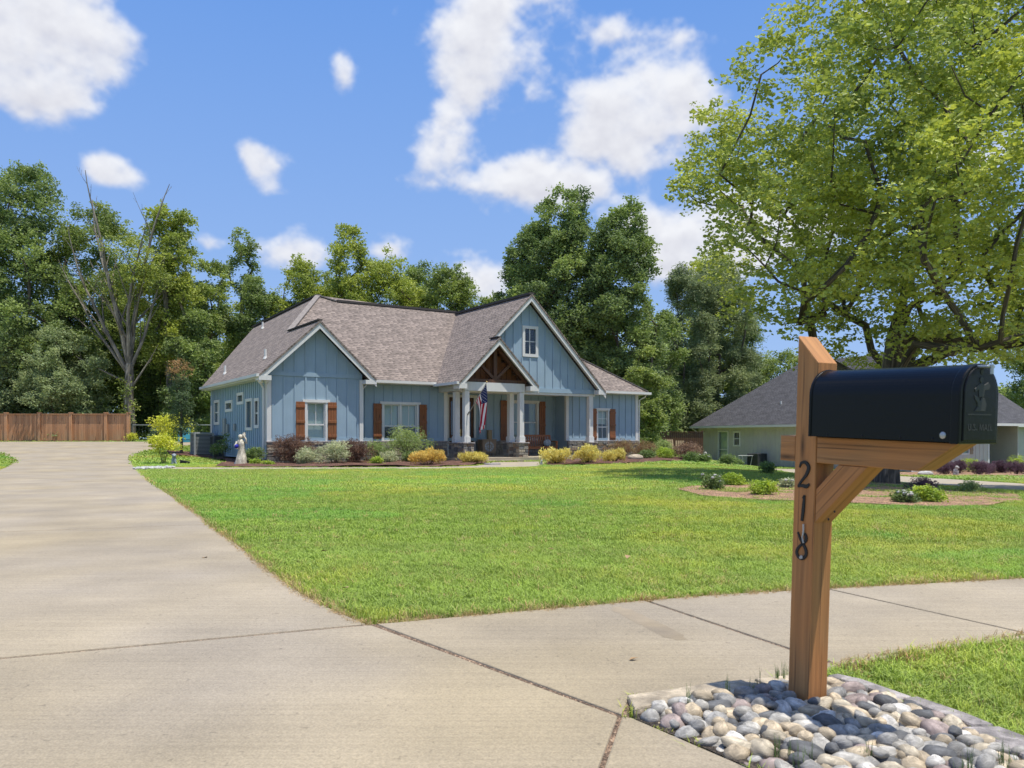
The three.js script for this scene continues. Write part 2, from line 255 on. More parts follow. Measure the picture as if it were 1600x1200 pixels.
function bumpy(geo, amp, freq, seed) {  // push vertices about along their direction from the middle
  const p = geo.attributes.position, v = new THREE.Vector3();
  for (let i = 0; i < p.count; i++) { v.fromBufferAttribute(p, i); const k = 1 + (fbm3(v.x * freq + seed, v.y * freq + seed * 2, v.z * freq, 3) - 0.5) * 2 * amp; p.setXYZ(i, v.x * k, v.y * k, v.z * k); }
  geo.computeVertexNormals(); return geo;
}
const inPoly = (x, y, P) => { let c = false; for (let i = 0, j = P.length - 1; i < P.length; j = i++) if ((P[i][1] > y) !== (P[j][1] > y) && x < (P[j][0] - P[i][0]) * (y - P[i][1]) / (P[j][1] - P[i][1]) + P[i][0]) c = !c; return c; };

// ---------------------------------------------------------------- terrain: level round the house, rising behind on the left, falling away on the right
// x to the right and d away from the street, metres (z = -d)
function hill(x, d) {
  const xs = 2 + 0.12 * d;
  return 0.75 * sstep(27, 52, d) * (1 - sstep(-17, -10, x)) - 1.05 * clamp((d - 10) / 36) * sstep(xs, xs + 9, x);
}
{
  const xs = [], ds = []; for (let i = -46; i <= 46; i++) xs.push(Math.sign(i) * Math.pow(Math.abs(i) / 46, 2.2) * 700); for (let i = 0; i <= 90; i++) ds.push(-40 + 110 * i / 90); ds.push(80, 95, 120, 160, 240, 400, 800, 1200);
  const xx = []; for (let x = -60; x <= 60; x += 1.25) xx.push(x); for (const x of xs) if (Math.abs(x) > 60) xx.push(x); xx.sort((a, b) => a - b);
  const pos = [], uv = [], idx = [];
  for (const d of ds) for (const x of xx) { pos.push(x, hill(x, d), -d); uv.push(x, d); }
  const n = xx.length; for (let j = 0; j < ds.length - 1; j++) for (let i = 0; i < n - 1; i++) { const a = j * n + i; idx.push(a, a + 1, a + n, a + n, a + 1, a + n + 1); }
  const g = new THREE.BufferGeometry(); g.setAttribute('position', new THREE.Float32BufferAttribute(pos, 3)); g.setAttribute('uv', new THREE.Float32BufferAttribute(uv, 2)); g.setIndex(idx); g.computeVertexNormals();
  struct('ground', g, M.soil);
}
// a sheet that follows the terrain, outline in (x, d)
function drape(outline, lift, step = 0.7, bump = 0) {
  let g = new THREE.ShapeGeometry(new THREE.Shape(outline.map(([x, d]) => new THREE.Vector2(x, d))));
  g = new TessellateModifier(step, 8).modify(g.toNonIndexed()); const p = g.attributes.position, uv = g.attributes.uv;
  for (let i = 0; i < p.count; i++) { const x = p.getX(i), d = p.getY(i); uv.setXY(i, x, d); const edge = bump ? bump * fbm3(x * 1.3, d * 1.3, 4, 3) : 0; p.setXYZ(i, x, hill(x, d) + lift + edge, -d); }
  g.computeVertexNormals(); return g;
}
function slab(outline, top = 0.03, thick = 0.09, bevel = 0.008) {   // level concrete slab with eased edges, outline in (x, d)
  const s = new THREE.Shape(outline.map(([x, d]) => new THREE.Vector2(x, d)));
  const g = new THREE.ExtrudeGeometry(s, { depth: thick - bevel, bevelEnabled: true, bevelThickness: bevel, bevelSize: bevel, bevelOffset: -bevel, bevelSegments: 2 });
  g.rotateX(-Math.PI / 2); g.translate(0, top - thick, 0); return uvBox(g);
}
// outlines
const driveRight = [[-0.75, 4.21], [-0.99, 4.54], [-1.29, 5.02], [-1.75, 5.9], [-2.38, 7.18], [-3.35, 9.04], [-3.62, 9.66], [-4.55, 11.42], [-5.47, 13.22], [-6.77, 15.7], [-7.92, 17.94], [-9.41, 20.92], [-11.47, 25.1], [-14.15, 30.54], [-15.98, 34.4], [-17.16, 37.4], [-17.6, 40.9], [-17.2, 45], [-16.6, 50]];
const driveLeft = [[-5.25, 2.24], [-6.4, 5.2], [-7.5, 7.42], [-8.7, 11], [-11.25, 16.7], [-13.4, 20.92], [-15.7, 25.1], [-18.7, 30.7], [-20.3, 33.4], [-23.4, 37.4], [-30, 40.2], [-46, 42]];
const slabS1 = [[-5.25, 2.208], [-0.738, 4.17], [-0.708, 4.165], [0.362, 2.808], [0.268, 2.44], [-0.12, 0.9], [-5.2, 0.6]];
const slabS2 = [[-5.25, 2.24], [-0.75, 4.2], ...driveRight.slice(1, 6).map(([x, d]) => [x, d]), [-7.5, 7.42], [-6.4, 5.2]];
const slabS3 = [[-7.5, 7.45], [-3.365, 9.07], [-3.62, 9.66], [-4.55, 11.42], [-5.47, 13.22], [-6.77, 15.7], [-11.0, 14.9], [-8.7, 11]];
const driveFar = [[-11.0, 14.915], [-6.775, 15.715], ...driveRight.slice(10), [-24, 51.5], [-50, 51.2], [-46, 42], [-30, 40.2], [-23.4, 37.4], [-20.3, 33.4], [-18.7, 30.7], [-15.7, 25.1], [-13.4, 20.92], [-11.25, 16.7]];
const walkA = [[-0.688, 4.197], [0, 4.49], [0.775, 4.81], [1.255, 3.68], [1.365, 3.42], [1.12, 3.27], [0.74, 3.15], [0.43, 3.01], [0.377, 2.824]];
const walkB = [[0.795, 4.815], [1.3, 5.0], [1.985, 5.185], [2.505, 4.0], [2.45, 3.92], [1.88, 3.7], [1.385, 3.445], [1.275, 3.69]];
const walkC = [[2.005, 5.19], [3.49, 5.58], [3.95, 5.69], [4.45, 4.5], [2.525, 4.0]];
const walkD = [[3.97, 5.69], [5.6, 6.02], [6.15, 4.82], [4.47, 4.5]];
const walkE = [[5.62, 6.02], [9, 6.5], [9.4, 5.3], [6.17, 4.82]];
const slabS5 = [[0.377, 2.805], [0.284, 2.44], [-0.1, 0.9], [1.2, 0.9], [0.93, 1.95], [0.655, 2.41], [0.41, 2.79]];
const rockBed = [[0.43, 2.985], [0.74, 3.125], [1.12, 3.245], [1.27, 3.22], [1.41, 2.96], [1.5, 2.7], [1.57, 2.5], [1.66, 1.9], [0.95, 1.9], [0.66, 2.415], [0.42, 2.8]];
const frontWalk = [[-11.4, 27.1], [-10.6, 26.9], [-9.4, 26.75], [-6, 26.8], [-2.4, 27.2], [-1.3, 28.2], [-0.85, 30.2], [-0.9, 32.6], [1.35, 33.8], [1.2, 31], [1.0, 28.6], [0.64, 27.3], [-2.2, 25.6], [-6, 25.3], [-9.0, 25.1], [-11.0, 25.3]];
const mulchFront = [[-9.9, 27.3], [-9.2, 26.95], [-6, 26.95], [-2.5, 27.35], [-1.5, 28.3], [-1.0, 30.2], [-1.0, 33.2], [-2.6, 37], [-5.2, 33.4], [-9.1, 30.6], [-14.2, 38.8], [-16.2, 38.4], [-15.2, 36.4], [-13.2, 35.6], [-11.4, 33], [-10.7, 30]];
const mulchRight = [[1.2, 28.8], [1.35, 31], [1.45, 34], [2.2, 38], [6.6, 41.8], [7.6, 43], [9.4, 42.5], [9.2, 38.5], [8.0, 36.3], [6.6, 34.0], [5.03, 31.6], [3.6, 30.0], [2.33, 29.0]];
const strawBed = [[3.05, 15.3], [3.15, 13.6], [3.92, 12.6], [5.07, 12.0], [5.9, 11.5], [6.9, 11.8], [8.4, 13.4], [9.6, 15.6], [10.3, 18.6], [10.2, 21.6], [8.6, 21.9], [7.6, 18.6], [6.2, 17.0], [4.46, 16.7], [3.6, 16.4]];
const sideDrive = [[14, 10], [11.6, 15], [11.0, 18], [10.7, 21.5], [10.2, 24.5], [9.4, 27.5], [11, 38], [12.4, 48], [14.6, 56], [19.6, 53], [19.6, 44], [18.4, 37.2], [16.9, 30], [16.0, 25.4], [17.4, 20], [21, 12]];
const sideWalk = [[18.5, 37.3], [22, 36.2], [30, 35.2], [30, 37.6], [22, 38.4], [19.0, 39.6]];
const sidePineStraw = [[19.3, 40.4], [22.5, 39.6], [31.5, 38.8], [35, 52], [27, 50.6], [23.6, 48.6], [20.6, 49.5]];

const paved = [[-5.25, 0], [-5.25, 2.24], [-6.4, 5.2], [-7.5, 7.42], [-8.7, 11], [-11.25, 16.7], [-6.77, 15.72], ...driveRight.slice(0, 9).reverse(), [0, 4.49], [0.785, 4.81], [1.3, 5.0], [1.995, 5.19], [3.49, 5.58], [3.96, 5.69], [5.61, 6.02], [9, 6.5], [9.4, 5.3], [6.16, 4.82], [4.46, 4.5], [2.45, 3.94], [1.88, 3.7], [1.375, 3.43], [1.12, 3.26], [0.43, 3.0], [0.4, 2.8], [0.66, 2.41], [1.2, 0]];
const drive = struct('driveway', slab(slabS1), M.concrete);
for (const [o, m] of [[slabS2, M.concrete], [slabS3, M.concrete], [slabS5, M.concrete]]) part(drive, 'slab', slab(o), m);
part(drive, 'slab', drape(driveFar, 0.028, 0.8), M.concrete);
part(drive, 'joint_dirt', drape(paved, 0.0225, 1.5), M.jointDirt);
const pave = struct('sidewalk', slab(walkA), M.concrete);
for (const o of [walkB, walkC, walkD, walkE]) part(pave, 'slab', slab(o), M.concrete);
{ // brown stain on the sidewalk slab
  const r = rngOf(15), L = [], R = []; for (let k = 0; k <= 22; k++) { const t = k / 22, x = lerp(0.585, 0.80, t), d = lerp(4.62, 3.86, t), w = (0.055 + 0.012 * (r() - 0.5)) * (t < 0.06 || t > 0.94 ? 0.5 : 1); L.push([x - w + 0.012 * (r() - 0.5), d - 0.02 * r()]); R.push([x + w + 0.012 * (r() - 0.5), d + 0.02 * r()]); }
  part(pave, 'stain', drape([...L, ...R.reverse()], 0.0306, 0.3), std('stain', [0.445, 0.392, 0.315], { map: rep(T.concrete, 0.9), roughness: 0.95 }));
}
struct('front_path', drape(frontWalk, 0.03, 0.8), M.walk);
struct('mulch_bed', drape(mulchFront, 0.02, 0.5, 0.12), M.mulch);
struct('mulch_bed', drape(mulchRight, 0.02, 0.5, 0.12), M.mulch);
struct('pine_straw_bed', drape(strawBed, 0.012, 0.5, 0.05), M.straw);
struct('pine_straw_bed', drape(sidePineStraw, 0.012, 0.9, 0.05), M.straw);
struct('neighbour_driveway', drape(sideDrive, 0.02, 0.8), M.walk);
struct('neighbour_path', drape(sideWalk, 0.024, 0.8), M.walk);
{ const g = drape(rockBed, 0.012, 0.12, 0.03); struct('stone_bed_soil', g, M.gravel); }
// house corner, house frame: a runs along the front, b goes back
const TH = Math.atan(0.638), CT = Math.cos(TH), ST = Math.sin(TH);
const houseAt = (a, b) => [-9.1 + CT * a - ST * b, 30.5 + ST * a + CT * b];
const footprint = [[-0.1, -0.1], [3.9, -0.1], [3.9, 0.8], [7.4, 0.8], [7.4, -1.7], [10.8, -1.7], [10.8, -0.9], [15.2, -0.9], [15.2, 1.3], [19.6, 1.3], [19.6, 12.4], [10.2, 14.5], [-0.2, 9.6]].map(([a, b]) => houseAt(a, b));
const bare = [paved, slabS1, slabS2, slabS3, slabS5, driveFar, walkA, walkB, walkC, walkD, walkE, rockBed, frontWalk, mulchFront, mulchRight, sideDrive, sideWalk, sidePineStraw, footprint];
const isGrass = (x, d) => { for (const P of bare) if (inPoly(x, d, P)) return false; return true; };
// distance to the nearest edge of the paving in front
const edges = [...driveRight.slice(0, 12).map((p, i, a) => [p, a[i + 1]]).filter((e) => e[1]), [[-0.74, 4.22], [0, 4.49]], [[0, 4.49], [0.78, 4.81]], [[0.78, 4.81], [1.99, 5.19]], [[1.99, 5.19], [3.49, 5.58]], [[3.49, 5.58], [5.6, 6.02]], [[1.385, 3.445], [1.88, 3.7]], [[1.88, 3.7], [2.5, 3.98]], [[2.5, 3.98], [4.45, 4.5]]];
function edgeDist(x, d) { let m = 9; for (const [[ax, ay], [bx, by]] of edges) { const t = clamp(((x - ax) * (bx - ax) + (d - ay) * (by - ay)) / ((bx - ax) ** 2 + (by - ay) ** 2)), q = Math.hypot(x - ax - t * (bx - ax), d - ay - t * (by - ay)); if (q < m) m = q; } return m; }

// ---------------------------------------------------------------- turf: tufts of blades, finer near the street
function tuft(n, R, hgt, wid, seed, lean = 0.5) {
  const r = rngOf(seed), pos = [];
  for (let k = 0; k < n; k++) {
    const a = r() * 6.283, q = R * Math.sqrt(r()), x = Math.cos(a) * q, z = Math.sin(a) * q, L = hgt * (0.55 + 0.6 * r()), w = wid * (0.7 + 0.6 * r()), b = r() * 6.283, l = L * lean * (0.2 + 0.9 * r()), dx = Math.cos(b), dz = Math.sin(b), sx = -dz * w / 2, sz = dx * w / 2;
    const mx = x + dx * l * 0.35, mz = z + dz * l * 0.35, my = L * 0.6, tx = x + dx * l, tz = z + dz * l, ty = L * (1 - 0.25 * lean * r());
    pos.push(x - sx, -0.01, z - sz, x + sx, -0.01, z + sz, mx + sx * 0.8, my, mz + sz * 0.8, x - sx, -0.01, z - sz, mx + sx * 0.8, my, mz + sz * 0.8, mx - sx * 0.8, my, mz - sz * 0.8, mx - sx * 0.8, my, mz - sz * 0.8, mx + sx * 0.8, my, mz + sz * 0.8, tx, ty, tz);
  }
  const g = new THREE.BufferGeometry(); g.setAttribute('position', new THREE.Float32BufferAttribute(pos, 3)); g.computeVertexNormals();
  const nn = g.attributes.normal; for (let i = 0; i < nn.count; i++) { const v = new THREE.Vector3(nn.getX(i), nn.getY(i), nn.getZ(i)); nn.setXYZ(i, v.x, v.y, v.z); }
  return g;
}
function copies(parent, name, geo, mat, list, colors) {   // list of Matrix4
  const m = shade(new THREE.InstancedMesh(geo, mat, list.length)); m.name = name; list.forEach((x, i) => m.setMatrixAt(i, x)); if (colors) colors.forEach((c, i) => m.setColorAt(i, c)); m.userData.kind = 'stuff'; parent.add(m); return m;
}
{
  const bands = [[1.2, 7.5, 1250, 15, 0.035, 0.052, 0.0036], [7.5, 15, 560, 13, 0.055, 0.055, 0.006], [15, 30, 190, 12, 0.09, 0.065, 0.011], [30, 62, 26, 12, 0.2, 0.10, 0.03]];
  const rnd = rngOf(5), q = new THREE.Quaternion(), up = new THREE.Vector3(0, 1, 0), list = bands.map(() => []), cols = bands.map(() => []);
  bands.forEach(([d0, d1, per, ...r], bi) => {
    const X0 = -0.70, X1 = 0.70, area = (X1 - X0) / 2 * (d1 * d1 - d0 * d0), n = Math.round(area * per);
    for (let k = 0; k < n; k++) {
      const d = Math.sqrt(lerp(d0 * d0, d1 * d1, rnd())), x = lerp(X0, X1, rnd()) * d + (d < 8 ? (rnd() - 0.5) * 0.8 : 0); if (!isGrass(x, d)) continue;
      if (inPoly(x, d, strawBed) && rnd() > 0.06 + 0.8 * sstep(0.45, 0.62, fbm3(x * 1.1, d * 1.1, 31, 3))) continue;
      const e = d < 22 ? edgeDist(x, d) : 9, sc = 0.75 + 0.5 * rnd();
      const patch = fbm3(x * 0.35, d * 0.35, 2, 3), mid = fbm3(x * 1.6, d * 1.6, 7, 3), yel = sstep(0.5, 0.72, patch * 0.6 + mid * 0.4 + (rnd() - 0.5) * 0.16);
      const c = lin(lerp(0.30, 0.47, yel), lerp(0.415, 0.50, yel), lerp(0.046, 0.052, yel)); c.multiplyScalar((0.8 + 0.4 * rnd()) * (0.9 + 0.2 * fbm3(x * 0.16 + 9, d * 0.16, 3, 2)) * (1 + 0.05 * Math.sign(Math.sin((d + 0.12 * x + 0.15 * Math.sin(x * 0.6)) * 5.2)))); if (fbm3(x * 0.5, d * 0.5, 55, 3) > 0.6) c.g *= 1.03, c.r *= 0.82;
      if (rnd() < 0.035 || (e < 0.10 && rnd() < 0.55 * (1 - e / 0.10))) c.setRGB(0.50 + 0.14 * rnd(), 0.37 + 0.10 * rnd(), 0.16);
      const hh = (e < 0.12 ? 0.75 + 0.8 * rnd() : 1) * (0.8 + 0.4 * mid) * sc;
      q.setFromAxisAngle(up, rnd() * 6.283);
      list[bi].push(new THREE.Matrix4().compose(new THREE.Vector3(x, hill(x, d), -d), q, new THREE.Vector3(sc, hh, sc))); cols[bi].push(c);
    }
  });
  const lawn = new THREE.Group(); lawn.name = 'lawn_grass'; lawn.userData = { kind: 'stuff', label: 'mown green lawn grass between the driveway, sidewalk and house', category: 'grass' }; scene.add(lawn);
  bands.forEach(([, , , n, R, h, w], i) => copies(lawn, 'grass_blades', tuft(n, R, h, w, 40 + i, 1.15), M.grass, list[i], cols[i]));
  // straw-dry clippings along the mown edges
  const dry = [], dc = [];
  for (let k = 0; k < 5200; k++) { const [p, s] = edges[Math.floor(rnd() * edges.length)], t = rnd(), l = Math.hypot(s[0] - p[0], s[1] - p[1]), x = lerp(p[0], s[0], t) + (rnd() - 0.5) * 0.09, d = lerp(p[1], s[1], t) + (rnd() - 0.5) * 0.09; if (d > 12 || rnd() > l / 1.4) continue; const on = isGrass(x, d); q.setFromEuler(new THREE.Euler((rnd() - 0.5) * 0.7 + (on ? 0 : 1.2), rnd() * 6.28, (rnd() - 0.5) * 0.7)); dry.push(new THREE.Matrix4().compose(new THREE.Vector3(x, on ? 0.012 : 0.034, -d), q, new THREE.Vector3(0.55, 0.45, 0.55).multiplyScalar(0.5 + rnd() * 0.6))); dc.push(lin(0.58, 0.41, 0.19).multiplyScalar(0.6 + 0.6 * rnd())); }
  copies(lawn, 'dry_clippings', tuft(5, 0.03, 0.06, 0.004, 77, 1.2), M.grass, dry, dc);
}

// ---------------------------------------------------------------- the blue house (x = a along the front, y up, z = -b)
const house = thing('blue_house', 'single-storey blue board-and-batten house with brown shingle roof and gabled porch', 'house', [-9.1, 0, -30.5], TH);
const EAVE = 3.35;
function poly3(pts, thick) {            // flat roof plane with thickness, pts [a, h, b], counted so that the top faces up
  const P = pts.map(([a, h, b]) => new THREE.Vector3(a, h, -b)), n = new THREE.Vector3();
  for (let i = 0; i < P.length; i++) { const c = P[i], d = P[(i + 1) % P.length]; n.x += (c.y - d.y) * (c.z + d.z); n.y += (c.z - d.z) * (c.x + d.x); n.z += (c.x - d.x) * (c.y + d.y); }
  n.normalize(); if (n.y < 0) { n.negate(); P.reverse(); }
  const e = new THREE.Vector3(-n.z, 0, n.x); if (e.lengthSq() < 1e-6) e.set(1, 0, 0); e.normalize(); const s = new THREE.Vector3().crossVectors(n, e);
  const flat = P.map((p) => new THREE.Vector2(p.dot(e), p.dot(s))), tri = THREE.ShapeUtils.triangulateShape(THREE.ShapeUtils.isClockWise(flat) ? flat.slice().reverse() : flat, []);
  const order = THREE.ShapeUtils.isClockWise(flat) ? P.slice().reverse() : P, pos = [], nor = [], uv = [];
  const put = (v, nn) => { pos.push(v.x, v.y, v.z); nor.push(nn.x, nn.y, nn.z); uv.push(v.dot(e), v.dot(s)); };
  const low = new THREE.Vector3(0, -thick, 0);
  for (const t of tri) { const q = t.map((k) => order[k]), f = new THREE.Vector3().crossVectors(q[1].clone().sub(q[0]), q[2].clone().sub(q[0])); const w = f.dot(n) > 0 ? q : [q[0], q[2], q[1]]; w.forEach((v) => put(v, n)); [w[0], w[2], w[1]].forEach((v) => put(v.clone().add(low), n.clone().negate())); }
  for (let i = 0; i < P.length; i++) { const a = P[i], b = P[(i + 1) % P.length], a2 = a.clone().add(low), b2 = b.clone().add(low), f = new THREE.Vector3().crossVectors(a2.clone().sub(a), b.clone().sub(a)).normalize(); [a, a2, b, b, a2, b2].forEach((v) => put(v, f)); }
  const g = new THREE.BufferGeometry(); g.setAttribute('position', new THREE.Float32BufferAttribute(pos, 3)); g.setAttribute('normal', new THREE.Float32BufferAttribute(nor, 3)); g.setAttribute('uv', new THREE.Float32BufferAttribute(uv, 2)); return g;
}
function wallPlane(parent, outline, holes, place, mat, thick = 0.12) {   // outline [s, h]; place(geometry) moves it from the xy plane (outer face at z = 0)
  const s = new THREE.Shape(outline.map(([x, y]) => new THREE.Vector2(x, y))); for (const [x0, x1, y0, y1] of holes) s.holes.push(new THREE.Path([[x0, y0], [x1, y0], [x1, y1], [x0, y1]].map(([x, y]) => new THREE.Vector2(x, y))));
  const g = uvBox(new THREE.ExtrudeGeometry(s, { depth: thick, bevelEnabled: false })); g.translate(0, 0, -thick); place(g); return part(parent, 'siding', g, mat);
}
const front = (b) => (g) => g.translate(0, 0, -b);
const leftSide = (a) => (g) => { g.rotateY(-Math.PI / 2); g.translate(a, 0, 0); };      // outer face looks to -a; s runs to the back as -b ... s = -b
const PROUD = 0.03;
function battens(w, list, geoOf) { for (const s of list) for (const g of geoOf(s)) part(w, 'batten', g, M.siding); }
const hatch = (a0, a1, y0, y1, holes) => {   // pieces of a vertical strip that miss the holes
  let runs = [[y0, y1]]; for (const [x0, x1, h0, h1] of holes) if (a1 > x0 && a0 < x1) runs = runs.flatMap(([p, q]) => [[p, Math.min(q, h0)], [Math.max(p, h1), q]].filter(([u, v]) => v - u > 0.04)); return runs;
};
const STEP = 0.42, BW = 0.06;
function frontWall(b, a0, a1, y0, topAt, holes, from, opts = {}) {
  const w = sub(house, 'wall'), outline = opts.outline ?? [[a0, y0], [a1, y0], [a1, topAt(a1)], [a0, topAt(a0)]];
  wallPlane(w, outline, holes.map((h) => h.slice(0, 4)), front(b), M.siding);
  for (let a = from; a < a1 - 0.05; a += STEP) {
    if (a < a0 + 0.05) continue;
    for (const [p, q] of hatch(a - BW / 2, a + BW / 2, y0 + (opts.skirt ?? 0.14), topAt(a) - 0.02, [...holes.map(([x0, x1, h0, h1]) => [x0 - 0.11, x1 + 0.11, h0 - 0.06, h1 + 0.12]), ...(opts.skip ?? [])])) part(w, 'batten', box(a - BW / 2, a + BW / 2, p, q, -b, -b + PROUD), M.siding);
  }
  if (opts.skirt !== 0) part(w, 'skirt_board', box(a0, a1, y0, y0 + 0.14, -b, -b + PROUD + 0.004), M.siding);
  return w;
}
// window: opening a0..a1 x h0..h1 in a front wall at b
function frontWindow(b, [a0, a1, h0, h1], o = {}) {
  const w = sub(house, 'window'), z = -b, t = 0.09;
  part(w, 'frame', [box(a0 - t, a0, h0 - t, h1, z - 0.08, z + 0.035), box(a1, a1 + t, h0 - t, h1, z - 0.08, z + 0.035), box(a0, a1, h0 - t, h0, z - 0.08, z + 0.045)], M.white);
  part(w, 'lintel', box(a0 - t - 0.09, a1 + t + 0.09, h1, h1 + 0.11, z - 0.08, z + 0.055), M.white);
  const units = o.twin ? [[a0, (a0 + a1) / 2 - 0.045], [(a0 + a1) / 2 + 0.045, a1]] : [[a0, a1]];
  if (o.twin) part(w, 'mullion', box((a0 + a1) / 2 - 0.045, (a0 + a1) / 2 + 0.045, h0, h1, z - 0.08, z + 0.03), M.white);
  const mid = o.mid ?? (h0 + h1) / 2;
  for (const [u0, u1] of units) {
    const s = 0.045, c = (u0 + u1) / 2;
    part(w, 'sash', [box(u0, u0 + s, h0, h1, z - 0.07, z - 0.02), box(u1 - s, u1, h0, h1, z - 0.07, z - 0.02), box(u0 + s, u1 - s, h0, h0 + s, z - 0.07, z - 0.02), box(u0 + s, u1 - s, h1 - s, h1, z - 0.07, z - 0.02), box(u0 + s, u1 - s, mid - 0.03, mid + 0.03, z - 0.07, z - 0.012)], M.white);
    if (o.grid !== false) part(w, 'muntin', o.cross ? [box(c - 0.013, c + 0.013, h0 + s, mid - 0.03, z - 0.052, z - 0.034), box(c - 0.013, c + 0.013, mid + 0.03, h1 - s, z - 0.052, z - 0.034), box(u0 + s, c - 0.013, (mid + h1) / 2 - 0.012, (mid + h1) / 2 + 0.012, z - 0.052, z - 0.034), box(c + 0.013, u1 - s, (mid + h1) / 2 - 0.012, (mid + h1) / 2 + 0.012, z - 0.052, z - 0.034)] : box(c - 0.013, c + 0.013, mid + 0.03, h1 - s, z - 0.052, z - 0.034), M.white);
    for (const [p, q] of [[h0 + s, mid - 0.03], [mid + 0.03, h1 - s]]) part(w, 'pane', box(u0 + s - 0.004, u1 - s + 0.004, p - 0.004, q + 0.004, z - 0.048, z - 0.044), M.glass);
    if (o.blind) part(w, 'blind', box(u0 + 0.03, u1 - 0.03, lerp(h1, h0, o.blind), h1, z - 0.13, z - 0.125), M.blind);
    if (o.curtain) { const r = rngOf(8 + Math.round(u0 * 9)), pts = []; for (let k = 0; k <= 24; k++) pts.push(new THREE.Vector2(lerp(c + 0.02, u1 - 0.02, k / 24), -0.16 + 0.02 * Math.sin(k * 1.9) + 0.006 * r())); const pos = []; for (let k = 0; k < 24; k++) { const A = pts[k], B = pts[k + 1]; pos.push(A.x, h0, z + A.y, B.x, h0, z + B.y, B.x, h1, z + B.y, A.x, h0, z + A.y, B.x, h1, z + B.y, A.x, h1, z + A.y); } const g = new THREE.BufferGeometry(); g.setAttribute('position', new THREE.Float32BufferAttribute(pos, 3)); g.computeVertexNormals(); part(w, 'curtain', g, M.blind); }
  }
  // the room behind
  part(w, 'room', [box(a0 - 0.5, a1 + 0.5, h0 - 0.5, h1 + 0.3, z - 2.2, z - 2.18)], M.room);
}
function shutter(b, a0, a1, h0, h1) {
  const s = sub(house, 'shutter'), z = -b, n = 3, g = 0.006, w = (a1 - a0 - g * (n - 1)) / n;
  for (let k = 0; k < n; k++) part(s, 'plank', rbox(a0 + k * (w + g), a0 + k * (w + g) + w, h0, h1, z + PROUD, z + PROUD + 0.028, 0.006, 1), M.shutter);
  for (const t of [0.12, 0.52, 0.9]) { const y = lerp(h1, h0, t); part(s, 'batten', rbox(a0 - 0.004, a1 + 0.004, y - 0.05, y + 0.05, z + PROUD + 0.028, z + PROUD + 0.052, 0.006, 1), M.shutter); }
}
const WIN = {
  gable: [1.50, 2.22, 0.66, 2.36], recess: [5.06, 6.56, 0.92, 2.40], right: [16.82, 17.44, 0.86, 2.38], porch: [12.14, 13.76, 0.95, 2.70], attic: [11.07, 11.64, 4.70, 5.80],
};
// front gable wall
const gableTop = (a) => 5.28 - 0.95 * Math.abs(a - 1.87);
{
  const w = frontWall(0, 0, 3.74, 0.86, (a) => Math.min(gableTop(a), 3.34), [WIN.gable], 0.19, { outline: [[0, 0.3], [3.74, 0.3], [3.74, gableTop(3.74)], [1.87, 5.28], [0, gableTop(0)]], skirt: 0.14 });
  part(w, 'band_board', box(0.02, 3.72, 3.34, 3.5, 0, PROUD + 0.008), M.siding);
  for (let a = 0.19; a < 3.7; a += STEP) if (gableTop(a) > 3.6) part(w, 'batten', box(a - BW / 2, a + BW / 2, 3.5, gableTop(a) - 0.05, 0, PROUD), M.siding);
  frontWindow(0, WIN.gable, { blind: 0.98 }); shutter(0, 1.06, 1.40, 0.92, 2.38); shutter(0, 2.32, 2.66, 0.92, 2.38);
}
// recessed wall between gable and porch
frontWall(0.9, 3.74, 8.0, 0.86, () => 3.3, [WIN.recess], 4.24, { outline: [[3.74, 0.2], [8.0, 0.2], [8.0, 3.5], [3.74, 3.5]] });
frontWindow(0.9, WIN.recess, { twin: true, blind: 0.62, mid: 1.5 }); shutter(0.9, 4.58, 4.94, 0.96, 2.42); shutter(0.9, 6.68, 7.02, 0.96, 2.42);
part(sub(house, 'wall'), 'siding', box(3.62, 3.74, 0.2, 3.5, -0.9, -0.12), M.siding); part(sub(house, 'wall'), 'siding', box(7.88, 8.0, 0.2, 3.4, -2.4, -1.02), M.siding);
